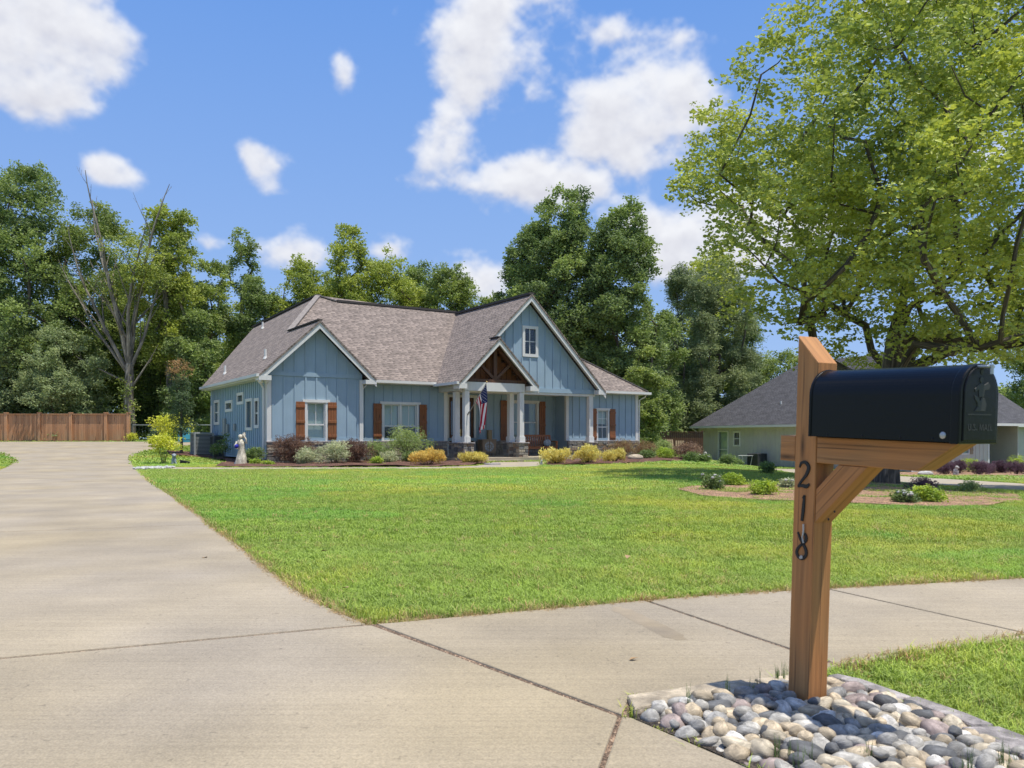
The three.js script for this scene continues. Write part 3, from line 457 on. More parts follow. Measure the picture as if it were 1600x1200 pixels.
// porch back wall, door wall
const DOOR = [8.92, 10.22, 0.18, 2.86];
{
  frontWall(2.4, 8.0, 14.88, 0.86, () => 3.05, [WIN.porch, DOOR], 8.4, { outline: [[8.0, 0.1], [14.88, 0.1], [14.88, 3.4], [8.0, 3.4]], skip: [[DOOR[0] - 0.2, DOOR[1] + 0.2, 0, 3.1]] });
  frontWindow(2.4, WIN.porch, { twin: true, grid: false, curtain: true, mid: 1.75 }); shutter(2.4, 11.66, 12.02, 0.55, 2.78); shutter(2.4, 13.88, 14.24, 0.55, 2.78);
  const d = sub(house, 'front_door'), z = -2.4;
  part(d, 'frame', [box(DOOR[0] - 0.1, DOOR[0], 0.18, 2.95, z - 0.1, z + 0.03), box(DOOR[1], DOOR[1] + 0.1, 0.18, 2.95, z - 0.1, z + 0.03), box(DOOR[0] - 0.16, DOOR[1] + 0.16, 2.86, 2.98, z - 0.1, z + 0.045)], M.white);
  for (const [p, q, k] of [[8.93, 9.56, 0], [9.58, 10.21, 1]]) {
    part(d, 'leaf', [box(p, p + 0.11, 0.19, 2.85, z - 0.09, z - 0.04), box(q - 0.11, q, 0.19, 2.85, z - 0.09, z - 0.04), box(p + 0.11, q - 0.11, 0.19, 1.05, z - 0.085, z - 0.05), box(p + 0.11, q - 0.11, 2.68, 2.85, z - 0.09, z - 0.04), box(p + 0.11, q - 0.11, 1.05, 1.14, z - 0.09, z - 0.035)], M.darkWood);
    part(d, 'pane', box(p + 0.105, q - 0.105, 1.14, 2.68, z - 0.068, z - 0.062), M.glass);
    part(d, 'handle', [box(k ? p + 0.03 : q - 0.06, k ? p + 0.06 : q - 0.03, 1.05, 1.4, z - 0.04, z - 0.02), ball(0.03, k ? p + 0.045 : q - 0.045, 1.22, z + 0.005)], M.brass);
  }
  part(d, 'room', [box(DOOR[0] - 0.4, DOOR[1] + 0.4, 0.1, 3.1, z - 2.6, z - 2.58)], M.room);
  part(sub(house, 'wall'), 'siding', box(14.88, 15.0, 0.1, 3.3, -2.4, -1.62), M.siding);
  part(house, 'doorbell', rbox(10.48, 10.56, 1.35, 1.5, z + PROUD, z + PROUD + 0.03, 0.01), M.iron);
}
// right wall
frontWall(1.5, 14.88, 19.4, 0.86, () => 3.3, [WIN.right], 15.28, { outline: [[14.88, 0.1], [19.4, 0.1], [19.4, 3.4], [14.88, 3.4]] });
frontWindow(1.5, WIN.right, { blind: 0.45, mid: 1.55, cross: true }); shutter(1.5, 17.56, 17.92, 0.9, 2.46); shutter(1.5, 16.36, 16.71, 0.9, 2.46);
// attic gable over the porch
const atticTop = (a) => 7.02 - Math.abs(a - 11.2) * 1.0;
{
  const w = sub(house, 'wall');
  wallPlane(w, [[7.95, 3.02], [14.98, 3.02], [14.98, atticTop(14.98)], [11.2, 7.02], [7.95, atticTop(7.95)]], [WIN.attic], front(-0.6), M.siding);
  part(w, 'band_board', box(7.95, 14.98, 3.02, 3.22, 0.6, 0.6 + PROUD + 0.012), M.siding);
  for (let a = 8.4; a < 14.9; a += STEP) for (const [p, q] of hatch(a - BW / 2, a + BW / 2, 3.22, atticTop(a) - 0.05, [[WIN.attic[0] - 0.13, WIN.attic[1] + 0.13, WIN.attic[2] - 0.16, WIN.attic[3] + 0.16]])) part(w, 'batten', box(a - BW / 2, a + BW / 2, p, q, 0.6, 0.6 + PROUD), M.siding);
  const v = sub(house, 'window'), [a0, a1, h0, h1] = WIN.attic, z = 0.6, t = 0.13, c = (a0 + a1) / 2, m = (h0 + h1) / 2;
  part(v, 'frame', [box(a0 - t, a0, h0 - t, h1 + t, z - 0.08, z + 0.045), box(a1, a1 + t, h0 - t, h1 + t, z - 0.08, z + 0.045), box(a0, a1, h0 - t, h0, z - 0.08, z + 0.045), box(a0, a1, h1, h1 + t, z - 0.08, z + 0.045)], M.white);
  part(v, 'muntin', [box(c - 0.018, c + 0.018, h0, h1, z - 0.05, z - 0.02), box(a0, c - 0.018, m - 0.018, m + 0.018, z - 0.05, z - 0.02), box(c + 0.018, a1, m - 0.018, m + 0.018, z - 0.05, z - 0.02)], M.white);
  for (const [x0, x1] of [[a0, c - 0.018], [c + 0.018, a1]]) for (const [y0, y1] of [[h0, m - 0.018], [m + 0.018, h1]]) part(v, 'pane', box(x0 - 0.004, x1 + 0.004, y0 - 0.004, y1 + 0.004, z - 0.037, z - 0.033), M.glass);
  part(v, 'room', box(a0 - 0.4, a1 + 0.4, h0 - 0.4, h1 + 0.3, z - 1.6, z - 1.58), M.room);
}
// left side wall (s = distance to the back)
{
  const w = sub(house, 'wall'), place = (g) => { g.rotateY(Math.PI / 2); g.scale(-1, 1, 1); return g; };
  const SW = [[7.62, 8.40, 1.72, 2.6], [5.32, 6.28, 2.25, 2.5], [3.5, 4.28, 2.5, 2.75], [2.18, 2.9, 1.42, 2.45], [1.2, 1.64, 1.5, 2.42]];
  const s = new THREE.Shape([[0.14, 0.2], [9.15, 0.2], [9.15, 3.35], [0.14, 3.35]].map(([x, y]) => new THREE.Vector2(x, y)));
  for (const [x0, x1, y0, y1] of SW) s.holes.push(new THREE.Path([[x0, y0], [x1, y0], [x1, y1], [x0, y1]].map(([x, y]) => new THREE.Vector2(x, y))));
  const g = uvBox(new THREE.ExtrudeGeometry(s, { depth: 0.12, bevelEnabled: false })); g.rotateY(Math.PI / 2);     // (s, h, t) -> (t, h, -s)
  part(w, 'siding', g, M.siding);
  const sb = (s0, s1, y0, y1, t0, t1) => box(t0, t1, y0, y1, -s1, -s0);
  for (let q = 0.42; q < 9.1; q += 0.30) for (const [p, r] of hatch(q - 0.03, q + 0.03, 0.3, 3.3, SW.map(([x0, x1, y0, y1]) => [x0 - 0.13, x1 + 0.13, y0 - 0.13, y1 + 0.13]))) part(w, 'batten', sb(q - 0.025, q + 0.025, p, r, -PROUD, 0), M.siding);
  SW.forEach(([s0, s1, y0, y1], k) => {
    const v = sub(house, 'window'), t = 0.12;
    part(v, 'frame', [sb(s0 - t, s0, y0 - t, y1 + t, -0.04, 0.06), sb(s1, s1 + t, y0 - t, y1 + t, -0.04, 0.06), sb(s0, s1, y0 - t, y0, -0.04, 0.06), sb(s0, s1, y1, y1 + t, -0.04, 0.06)], M.white);
    if (k === 0 || k === 4) part(v, 'muntin', [sb(s0, s1, (y0 + y1) / 2 - 0.03, (y0 + y1) / 2 + 0.03, 0.01, 0.05), ...(k === 0 ? [sb((s0 + s1) / 2 - 0.02, (s0 + s1) / 2 + 0.02, y0, y1, 0.012, 0.048)] : [])], M.white);
    part(v, 'pane', sb(s0 - 0.003, s1 + 0.003, y0 - 0.003, y1 + 0.003, 0.052, 0.056), M.glass);
    part(v, 'room', sb(s0 - 0.3, s1 + 0.3, y0 - 0.3, y1 + 0.3, 1.4, 1.42), M.room);
  });
  part(house, 'side_door', [sb(8.86, 9.12, 0.9, 2.5, -0.05, -0.01)], M.white);
  // unseen back and right walls close the shell
  part(w, 'siding', [box(19.28, 19.4, 0.1, 3.4, -11.9, -1.62)], M.siding);
  const back = [[0.0, 9.15], [10.3, 13.9], [19.4, 11.9]]; for (let k = 0; k < 2; k++) part(w, 'siding', bar([back[k][0], 1.7, -back[k][1]], [back[k + 1][0], 1.7, -back[k + 1][1]], 0.12, 3.4), M.siding);
}
// corner boards and downspouts
part(house, 'corner_board', [box(-0.035, 0.13, 0.72, 3.3, -0.12, 0.04), box(-0.04, 0.0, 0.72, 3.3, -0.26, -0.12)], M.white);
part(house, 'corner_board', [box(3.62, 3.775, 0.86, 3.3, -0.1, 0.04)], M.white);
part(house, 'corner_board', box(7.86, 8.03, 0.86, 3.2, -1.0, -0.86), M.white);
part(house, 'corner_board', box(14.84, 15.0, 0.86, 3.2, -1.6, -1.46), M.white);
part(house, 'corner_board', box(19.26, 19.44, 0.1, 3.3, -1.62, -1.46), M.white);
part(house, 'downspout', [tube([[-0.42, 3.3, 0.1], [-0.42, 3.18, 0.06], [-0.2, 3.0, -0.12], [-0.1, 2.85, -0.2], [-0.1, 0.15, -0.2]], [0.045, 0.045, 0.045, 0.045, 0.045], 8)], M.white);
part(house, 'downspout', [tube([[4.1, 3.28, -0.36], [4.05, 3.12, -0.4], [3.86, 2.95, -0.3], [3.84, 2.85, -0.28], [3.84, 0.15, -0.28]], [0.042, 0.042, 0.042, 0.042, 0.042], 8)], M.white);
part(house, 'downspout', [tube([[19.75, 3.25, -1.2], [19.7, 3.1, -1.25], [19.5, 2.95, -1.45], [19.5, 0.15, -1.5]], [0.042, 0.042, 0.042, 0.042], 8)], M.white);

// roof planes
const roof = sub(house, 'roof');
const K = [3.75, 7.2, 15.8], PK = [4.17, 7.63, 6.4], C0 = [-0.42, EAVE, 9.3];
const L = (a) => EAVE + 0.93 * (a + 0.42), F = (b) => EAVE + 0.72 * (b - 0.42);
const RF = {
  left: [[-0.42, L(-0.42), -0.45], [1.87, L(1.87), -0.45], [1.87, L(1.87), 3.35], PK, K, C0],
  gableRight: [[1.87, L(1.87), -0.45], [4.16, L(1.87) - 2.13, -0.45], [4.16, L(1.87) - 2.13, 1.0], [1.87, L(1.87), 3.45]],
  front: [[-0.42, EAVE, 0.42], [11.6, EAVE, 0.42], [11.6, F(6.0), 6.0], [4.92, F(6.0), 6.0], PK],
  frontRight: [[11.6, EAVE, 1.08], [19.85, EAVE, 1.08], [14.3, EAVE + 0.72 * 5.55, 6.63], [11.6, EAVE + 0.72 * 5.55, 6.63]],
  rightEnd: [[19.85, EAVE, 1.08], [14.3, EAVE + 0.72 * 5.55, 6.63], [19.85, EAVE, 12.2]],
  porchLeft: [[7.2, 3.28, -1.75], [9.1, 5.18, -1.75], [9.1, 5.18, -1.0], [11.2, 7.28, -1.0], [11.2, 7.28, 5.85], [7.2, 3.28, 5.85]],
  atticRight: [[11.2, 7.28, -1.0], [15.32, 3.16, -1.0], [15.32, 3.16, 5.85], [11.2, 7.28, 5.85]],
  porchRight: [[9.1, 5.18, -1.75], [11.05, 3.23, -1.75], [11.05, 3.23, -0.62], [9.1, 5.18, -0.62]],
};
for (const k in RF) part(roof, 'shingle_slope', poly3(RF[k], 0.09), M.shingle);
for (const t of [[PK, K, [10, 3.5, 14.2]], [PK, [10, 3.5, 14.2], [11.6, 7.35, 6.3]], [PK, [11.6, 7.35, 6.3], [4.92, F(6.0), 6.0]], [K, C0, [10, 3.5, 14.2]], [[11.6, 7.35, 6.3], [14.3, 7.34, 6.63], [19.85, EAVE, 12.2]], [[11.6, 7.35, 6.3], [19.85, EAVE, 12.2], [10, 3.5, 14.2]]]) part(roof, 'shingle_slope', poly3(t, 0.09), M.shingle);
const cap = (p, q, m, w = 0.24, h = 0.05) => part(roof, 'ridge_cap', bar([p[0], p[1] + 0.015, -p[2]], [q[0], q[1] + 0.015, -q[2]], w, h), m);
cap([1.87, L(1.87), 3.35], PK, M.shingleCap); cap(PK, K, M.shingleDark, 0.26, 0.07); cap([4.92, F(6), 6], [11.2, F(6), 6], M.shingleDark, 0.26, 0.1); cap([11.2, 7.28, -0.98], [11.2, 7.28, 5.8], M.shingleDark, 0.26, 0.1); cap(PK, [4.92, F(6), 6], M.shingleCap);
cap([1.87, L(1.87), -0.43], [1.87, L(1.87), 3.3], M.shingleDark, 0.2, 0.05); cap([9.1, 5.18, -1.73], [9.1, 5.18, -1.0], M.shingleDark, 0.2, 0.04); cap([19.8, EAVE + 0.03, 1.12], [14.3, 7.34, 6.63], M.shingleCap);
// rake boards, soffits, returns
const rake = (p, q, b, depth = 0.2) => part(roof, 'rake_board', bar([p[0], p[1] - depth / 2 - 0.07, -b], [q[0], q[1] - depth / 2 - 0.07, -b], 0.03, depth, new THREE.Vector3(0, 1, 0)), M.white);
const rakeB = (a0, h0, a1, h1, b0, b1) => {       // board on the face and the soffit behind it
  const n = 0.24, s = new THREE.Shape([[a0, h0 - 0.075], [a1, h1 - 0.075], [a1, h1 - 0.075 - n], [a0, h0 - 0.075 - n]].map(([x, y]) => new THREE.Vector2(x, y)));
  const g = uvBox(new THREE.ExtrudeGeometry(s, { depth: 0.03, bevelEnabled: false })); g.translate(0, 0, -b0 - 0.03); part(roof, 'rake_board', g, M.white);
  const t = new THREE.Shape([[a0, h0 - 0.10], [a1, h1 - 0.10], [a1, h1 - 0.125], [a0, h0 - 0.125]].map(([x, y]) => new THREE.Vector2(x, y)));
  const f = uvBox(new THREE.ExtrudeGeometry(t, { depth: b1 - b0 - 0.035, bevelEnabled: false })); f.translate(0, 0, -b1); part(roof, 'soffit', f, M.white);
};
rakeB(-0.44, L(-0.44), 1.87, L(1.87), -0.42, 0); rakeB(1.87, L(1.87), 4.18, L(1.87) - 2.148, -0.42, 0);
rakeB(9.1, 5.18, 11.2, 7.28, -0.97, -0.6); rakeB(11.2, 7.28, 15.34, 3.14, -0.97, -0.6);
rakeB(7.18, 3.26, 9.1, 5.18, -1.72, -1.35); rakeB(9.1, 5.18, 11.07, 3.21, -1.72, -1.35);
part(roof, 'eave_return', [box(-0.44, 0.02, 3.12, 3.3, -0.02, 0.44), box(3.72, 4.18, 3.12, 3.28, -0.02, 0.43)], M.white);
part(roof, 'eave_return', [box(14.9, 15.34, 3.0, 3.2, 0.62, 0.98), box(10.62, 11.06, 3.0, 3.2, 1.0, 1.73), box(7.2, 7.55, 3.0, 3.2, 1.2, 1.73)], M.white);
const gutter = (p, q) => part(roof, 'gutter', bar(p, q, 0.11, 0.11), M.white);
gutter([-0.47, 3.30, 0.42], [-0.47, 3.30, -9.25]); gutter([4.0, 3.30, -0.36], [7.2, 3.30, -0.36]); gutter([15.3, 3.28, -1.02], [19.9, 3.28, -1.02]); gutter([7.13, 3.22, -0.36], [7.13, 3.22, 1.72]);
part(roof, 'soffit', [box(-0.42, -0.003, 3.2, 3.24, -9.25, 0.0), box(3.78, 7.2, 3.22, 3.26, -0.88, -0.36), box(14.9, 19.9, 3.2, 3.24, -1.48, -1.02), box(19.41, 19.85, 3.2, 3.24, -11.9, -1.0)], M.white);
// porch: beams, ceiling, truss, columns on stone
part(house, 'porch_beam', [box(7.6, 10.54, 2.94, 3.3, 1.16, 1.42)], M.white);
part(house, 'porch_beam', [box(7.6, 7.86, 2.96, 3.28, -0.88, 1.155)], M.white);
part(house, 'porch_beam', [box(10.28, 10.54, 2.96, 3.28, 0.61, 1.155)], M.white);
part(house, 'porch_beam', [box(7.87, 14.98, 2.92, 3.015, 0.36, 0.6)], M.white);
part(house, 'porch_ceiling', [box(7.87, 14.98, 3.06, 3.09, -2.4, 0.34), box(7.87, 10.27, 3.1, 3.13, 0.63, 1.15)], M.white);
{
  const t = sub(house, 'gable_truss'), zf = 1.38;
  const s = new THREE.Shape([[7.5, 3.3], [10.7, 3.3], [9.1, 4.9]].map(([x, y]) => new THREE.Vector2(x, y))), g = uvBox(new THREE.ExtrudeGeometry(s, { depth: 0.03, bevelEnabled: false })); g.translate(0, 0, 0.9); part(t, 'plank_panel', g, M.darkWood);
  for (let k = 0; k < 11; k++) { const a = 7.7 + k * 0.26; const top = 4.88 - Math.abs(a - 9.1); if (top > 3.4) part(t, 'plank', box(a - 0.115, a + 0.115, 3.31, Math.min(top, 4.7), 0.93, 0.95), M.shutter); }
  part(t, 'beam', box(7.62, 10.58, 3.3, 3.44, zf - 0.16, zf), M.darkWood);
  part(t, 'king_post', box(9.02, 9.18, 3.44, 4.86, zf - 0.15, zf - 0.01), M.darkWood);
  for (const sd of [-1, 1]) { part(t, 'rafter', bar([9.1 + sd * 1.52, 3.36, zf - 0.08], [9.1 + sd * 0.04, 4.84, zf - 0.08], 0.13, 0.15, new THREE.Vector3(0, 0, 1)), M.darkWood); part(t, 'strut', bar([9.1 + sd * 0.06, 3.48, zf - 0.08], [9.1 + sd * 0.72, 4.06, zf - 0.08], 0.12, 0.12, new THREE.Vector3(0, 0, 1)), M.darkWood); }
}
// stones
const stoneShape = [0, 1, 2, 3].map((k) => bumpy(new RoundedBoxGeometry(1, 1, 1, 2, 0.16), 0.07, 2.4, 3 + k * 9)).map((g) => uvBox(g));
let stoneCount = 0; const stoneRest = [];
function stone(parent, x0, x1, y0, y1, z0, z1, rnd) {
  const g = stoneShape[Math.floor(rnd() * 4)], m = STONES[Math.floor(rnd() * 5)], c = [(x0 + x1) / 2, (y0 + y1) / 2, (z0 + z1) / 2], s = [Math.abs(x1 - x0) - 0.012, Math.abs(y1 - y0) - 0.012, Math.abs(z1 - z0)];
  if (stoneCount++ < 300) { const o = part(parent, 'stone', g, m); o.position.set(...c); o.scale.set(...s); } else { const q = g.clone(); q.scale(...s); q.translate(...c); stoneRest.push(q); }
}
function stoneFace(parent, len, h0, h1, put, rnd, wide) {   // rows of uneven ledge stones over a length
  let y = h0; while (y < h1 - 0.03) {
    const hh = Math.min(h1 - y, 0.09 + 0.09 * rnd()); const H = h1 - y - hh < 0.05 ? h1 - y : hh;
    let x = 0; while (x < len - 0.02) { let w = wide * (0.6 + 0.9 * rnd()); if (len - x - w < wide * 0.45) w = len - x; put(x, Math.min(len, x + w), y, y + H, 0.012 + 0.035 * rnd()); x += w; }
    y += H;
  }
}
function pier(a, b, w, label) {
  const s = sub(house, 'stone_pier', label), rnd = rngOf(Math.round(a * 91 + b * 17 + 400)), z = -b, q = w / 2 - 0.04;
  part(s, 'core', box(a - q, a + q, 0.0, 0.76, z - q, z + q), M.stone1);
  stoneFace(s, 2 * q + 0.06, 0.02, 0.76, (u, v, y0, y1, o) => stone(s, a - q - 0.03 + u, a - q - 0.03 + v, y0, y1, z + q - 0.03, z + q + o + 0.01, rnd), rnd, 0.24);
  stoneFace(s, 2 * q + 0.04, 0.02, 0.76, (u, v, y0, y1, o) => stone(s, a - q + 0.03, a - q - o - 0.01, y0, y1, z - q - 0.02 + u, z - q - 0.02 + v, rnd), rnd, 0.24);
  part(s, 'cap_stone', rbox(a - w / 2 - 0.03, a + w / 2 + 0.03, 0.76, 0.82, z - w / 2 - 0.03, z + w / 2 + 0.03, 0.015), M.flagstone);
  const c = sub(house, 'porch_column'), r = 0.108;
  part(c, 'shaft', [box(a - r, a + r, 1.06, 2.93, z - r, z + r)], M.white);
  part(c, 'plinth', [box(a - r - 0.035, a + r + 0.035, 0.82, 1.04, z - r - 0.035, z + r + 0.035), box(a - r - 0.018, a + r + 0.018, 1.04, 1.075, z - r - 0.018, z + r + 0.018)], M.white);
}
pier(7.73, -1.29, 0.5); pier(10.41, -1.29, 0.5); pier(7.73, -0.48, 0.5); pier(10.41, -0.48, 0.5); pier(14.76, -0.5, 0.5);
{
  const put = (nm, b, a0, a1, wide, seed) => { const s = sub(house, 'stone_wainscot'), rnd = rngOf(seed); part(s, 'core', box(a0, a1, 0, 0.82, -b, -b + 0.05), M.stone1); stoneFace(s, a1 - a0, 0.0, 0.82, (u, v, y0, y1, o) => stone(s, a0 + u, a0 + v, y0, y1, -b + 0.03, -b + 0.07 + o, rnd), rnd, wide); part(s, 'sill_stone', rbox(a0 - 0.02, a1 + 0.02, 0.82, 0.875, -b, -b + 0.11, 0.012), M.flagstone); };
  put('', 0, -0.05, 3.78, 0.42, 61); put('', 1.5, 14.9, 19.42, 0.42, 62); put('', 0.9, 3.86, 8.0, 0.4, 63); put('', 2.4, 10.36, 14.86, 0.5, 64);
  if (stoneRest.length) { const o = part(house, 'stone_facing', merge(stoneRest), M.stone0); o.userData.kind = 'stuff'; }
}
part(house, 'porch_floor', [box(7.3, 15.1, -0.1, 0.18, -2.4, 1.75)], M.walk);
part(house, 'porch_step', [box(8.05, 10.05, -0.1, 0.09, 1.75, 2.15)], M.walk);
// vent pipes on the left slope
for (const [a, b, h] of [[0.42, 1.76, 0.34], [0.14, 7.12, 0.34], [3.13, 11.84, 0.3]]) { const y = L(a); part(roof, 'vent_pipe', [cyl(0.05, 0.05, h + 0.12, a, y - 0.1, -b, 10), cyl(0.1, 0.07, 0.1, a, y - 0.04, -b, 10)], M.white); }
part(house, 'flood_light', [ball(0.07, -0.28, 3.08, 0.22), ball(0.07, -0.12, 3.08, 0.24)], M.white);

// ---------------------------------------------------------------- foliage
function leafClump(n, seed, o = {}) {   // leaves of length 1 in a ball; instances scale it to the leaf length
  const r = rngOf(seed), pos = [], R = o.R ?? 1.7, W = o.w ?? 0.55, droop = o.droop ?? 0.1, v = () => new THREE.Vector3(r() - 0.5, r() - 0.5, r() - 0.5).normalize();
  for (let k = 0; k < n; k++) {
    const p = v().multiplyScalar(R * Math.cbrt(r())); p.y *= o.flat ?? 0.8; const d = v(); if (o.upright) { d.y = Math.abs(d.y) * 0.6 + o.upright; d.normalize(); } else { d.y = d.y * 0.55 - droop; d.normalize(); }
    const side = new THREE.Vector3().crossVectors(d, v()).normalize(); if (!o.upright) { side.y *= 0.55; side.normalize(); } const nrm = new THREE.Vector3().crossVectors(side, d), L = 0.75 + 0.5 * r(), w = W * L / 2, f = 0.16 * L;
    const a = p, b = p.clone().addScaledVector(d, L * 0.45).addScaledVector(side, w).addScaledVector(nrm, f), c = p.clone().addScaledVector(d, L), e = p.clone().addScaledVector(d, L * 0.45).addScaledVector(side, -w).addScaledVector(nrm, f);
    for (const q of [a, b, c, a, c, e]) pos.push(q.x, q.y, q.z);
  }
  const g = new THREE.BufferGeometry(); g.setAttribute('position', new THREE.Float32BufferAttribute(pos, 3)); g.computeVertexNormals(); return g;
}
const CL = { broad: leafClump(11, 1, { w: 0.62 }), maple: leafClump(10, 2, { w: 0.8, R: 1.5, droop: 0.25, flat: 0.6 }), narrow: leafClump(14, 3, { w: 0.28, droop: 0.3 }), upright: leafClump(16, 4, { w: 0.3, upright: 0.8, R: 1.3 }), fine: leafClump(20, 5, { w: 0.3, R: 1.6 }) };
const mixC = (a, b, t) => lin(lerp(a[0], b[0], t), lerp(a[1], b[1], t), lerp(a[2], b[2], t));
const rq = (r) => new THREE.Quaternion().setFromEuler(new THREE.Euler((r() - 0.5) * 0.9, r() * 6.283, (r() - 0.5) * 0.9));
// branching: every target joins the nearest branch already there
function grow(trunk, targets, o) {
  const nodes = []; trunk.forEach((p, i) => nodes.push({ p, parent: i - 1, n: 0, trunk: true }));
  const top = trunk[trunk.length - 1], tip = [], from = o.from ?? 0;
  const order = targets.slice().sort((a, b) => a.distanceTo(trunk[from]) - b.distanceTo(trunk[from])), r = rngOf(o.seed);
  for (const t of order) {
    let best = -1, bd = 1e9; for (let i = from; i < nodes.length; i++) { const np = nodes[i].p, vx = t.x - np.x, vy = t.y - np.y, vz = t.z - np.z, len = Math.sqrt(vx * vx + vy * vy + vz * vz), q = len * 1.25 - 0.45 * vy + (vy < 0 ? -1.2 * vy : 0); if (q < bd && len > 0.05) { bd = q; best = i; } }
    const a = nodes[best].p, len = a.distanceTo(t), m = Math.max(2, Math.ceil(len / (o.step ?? 0.9))); let prev = best;
    const sag = new THREE.Vector3((r() - 0.5) * 0.25, -0.10, (r() - 0.5) * 0.25).multiplyScalar(len);
    for (let k = 1; k <= m; k++) { const s = k / m, p = a.clone().lerp(t, s).addScaledVector(sag, 4 * s * (1 - s) * 0.6); if (k < m) p.add(new THREE.Vector3(r() - 0.5, r() - 0.5, r() - 0.5).multiplyScalar(0.12 * len / m)); nodes.push({ p, parent: prev, n: 0 }); prev = nodes.length - 1; }
    tip.push(prev);
  }
  for (const e of tip) for (let k = e; k >= 0; k = nodes[k].parent) nodes[k].n++;
  const total = Math.max(1, tip.length), rad = (n) => Math.max(o.min ?? 0.012, o.r * Math.pow(Math.max(1, n) / total, o.pow ?? 0.5)), kids = nodes.map(() => []); nodes.forEach((n, i) => { if (n.parent >= 0) kids[n.parent].push(i); });
  const geos = [], chain = (start, parent) => { const pts = [nodes[parent].p, nodes[start].p], rr = [Math.min(rad(nodes[start].n) * 1.15, rad(nodes[parent].n)), rad(nodes[start].n)]; let k = start; while (kids[k].length) { const nx = kids[k].slice().sort((a, b) => nodes[b].n - nodes[a].n); for (const e of nx.slice(1)) chain(e, k); k = nx[0]; pts.push(nodes[k].p); rr.push(rad(nodes[k].n)); } rr[rr.length - 1] *= 0.5; geos.push(tube(pts, rr, rr[0] > 0.1 ? 9 : rr[0] > 0.04 ? 6 : 4)); };
  const t0 = trunk.slice(0, trunk.length), tr = t0.map((p, i) => (i === 0 ? o.r * 1.35 : i === 1 ? o.r * 1.04 : rad(nodes[i].n))); geos.push(tube(t0, tr, 12));
  nodes.forEach((n, i) => { if (n.trunk) for (const e of kids[i]) if (!nodes[e].trunk) chain(e, i); });
  return { geo: merge(geos), nodes, tip };
}
function lobesFor(o, r) {               // lobe centres inside the crown outline
  const out = []; let guard = 0;
  while (out.length < o.lobes && guard++ < 4000) {
    const t = Math.pow(r(), o.lowBias ?? 0.9), env = o.shape === 'cone' ? (1 - t) * 0.95 + 0.08 : o.shape === 'column' ? Math.sin(Math.PI * clamp(0.12 + t * 0.82)) ** 0.5 : Math.sin(Math.PI * clamp(0.14 + 0.80 * t)) ** 0.75;
    const a = r() * 6.283, q = o.r * env * Math.sqrt(0.12 + 0.88 * r()) * 0.86, p = new THREE.Vector3(Math.cos(a) * q, lerp(o.base, o.top, t) - (o.lr ?? 0.3) * o.r * 0.35 * t, Math.sin(a) * q), lr = o.r * (o.lr ?? 0.3) * (0.5 + 0.95 * r()) * (1.12 - 0.42 * t);
    if (out.some((e) => e.p.distanceTo(p) < lr * 0.7)) continue; out.push({ p, r: lr, tone: r() });
  }
  return out;
}
function foliage(parent, lobes, o, r) {
  const W = lobes.reduce((s, l) => s + l.r * l.r, 0), list = [], cols = [];
  for (const l of lobes) {
    const n = Math.round(o.clumps * l.r * l.r / W);
    for (let k = 0; k < n; k++) {
      if (o.twigs && k % 9 < 4) {                            // sprays that stand out of the lobe
        const j = Math.floor(k / 9) % 7, hr = (m) => hash3(Math.round(l.p.x * 97), Math.round(l.p.y * 89 + l.p.z * 53), j * 7 + m), a0 = hr(1) * 6.283, e0 = hr(2) * 1.5 - 0.25, dx = Math.cos(a0) * Math.cos(e0), dy = Math.sin(e0) + 0.25, dz = Math.sin(a0) * Math.cos(e0), t = 0.55 + (0.5 + 0.7 * hr(3)) * Math.pow(r(), 0.8), w = 0.16 * l.r * (1.5 - t);
        const s = o.leaf * (0.7 + 0.5 * r()); list.push(new THREE.Matrix4().compose(new THREE.Vector3(l.p.x + dx * l.r * t + (r() - 0.5) * w, Math.max(0.1, l.p.y + dy * l.r * t * 0.95 - 0.12 * l.r * t * t + (r() - 0.5) * w), l.p.z + dz * l.r * t + (r() - 0.5) * w), rq(r), new THREE.Vector3(s, s, s))); cols.push(mixC(o.c0, o.c1, clamp(l.tone * 0.6 + r() * 0.5)).multiplyScalar(0.82 + 0.36 * r())); continue;
      }
      const d = new THREE.Vector3(r() - 0.5, r() - 0.42, r() - 0.5).normalize(), q = l.r * (o.loose ? 0.25 + 1.0 * Math.sqrt(r()) * (0.75 + 0.5 * r()) : 0.5 + 0.58 * Math.sqrt(r())); const p = l.p.clone().add(new THREE.Vector3(d.x * q, d.y * q * (o.squash ?? 0.72), d.z * q)); if (p.y < 0.1) p.y = 0.1 + r() * 0.3;
      const s = o.leaf * (0.75 + 0.5 * r()); list.push(new THREE.Matrix4().compose(p, rq(r), new THREE.Vector3(s, s, s)));
      cols.push(mixC(o.c0, o.c1, clamp(l.tone * 0.6 + r() * 0.5)).multiplyScalar(0.82 + 0.36 * r()));
    }
  }
  return copies(parent, o.name ?? 'crown', o.clump ?? CL.broad, M.leaf, list, cols);
}
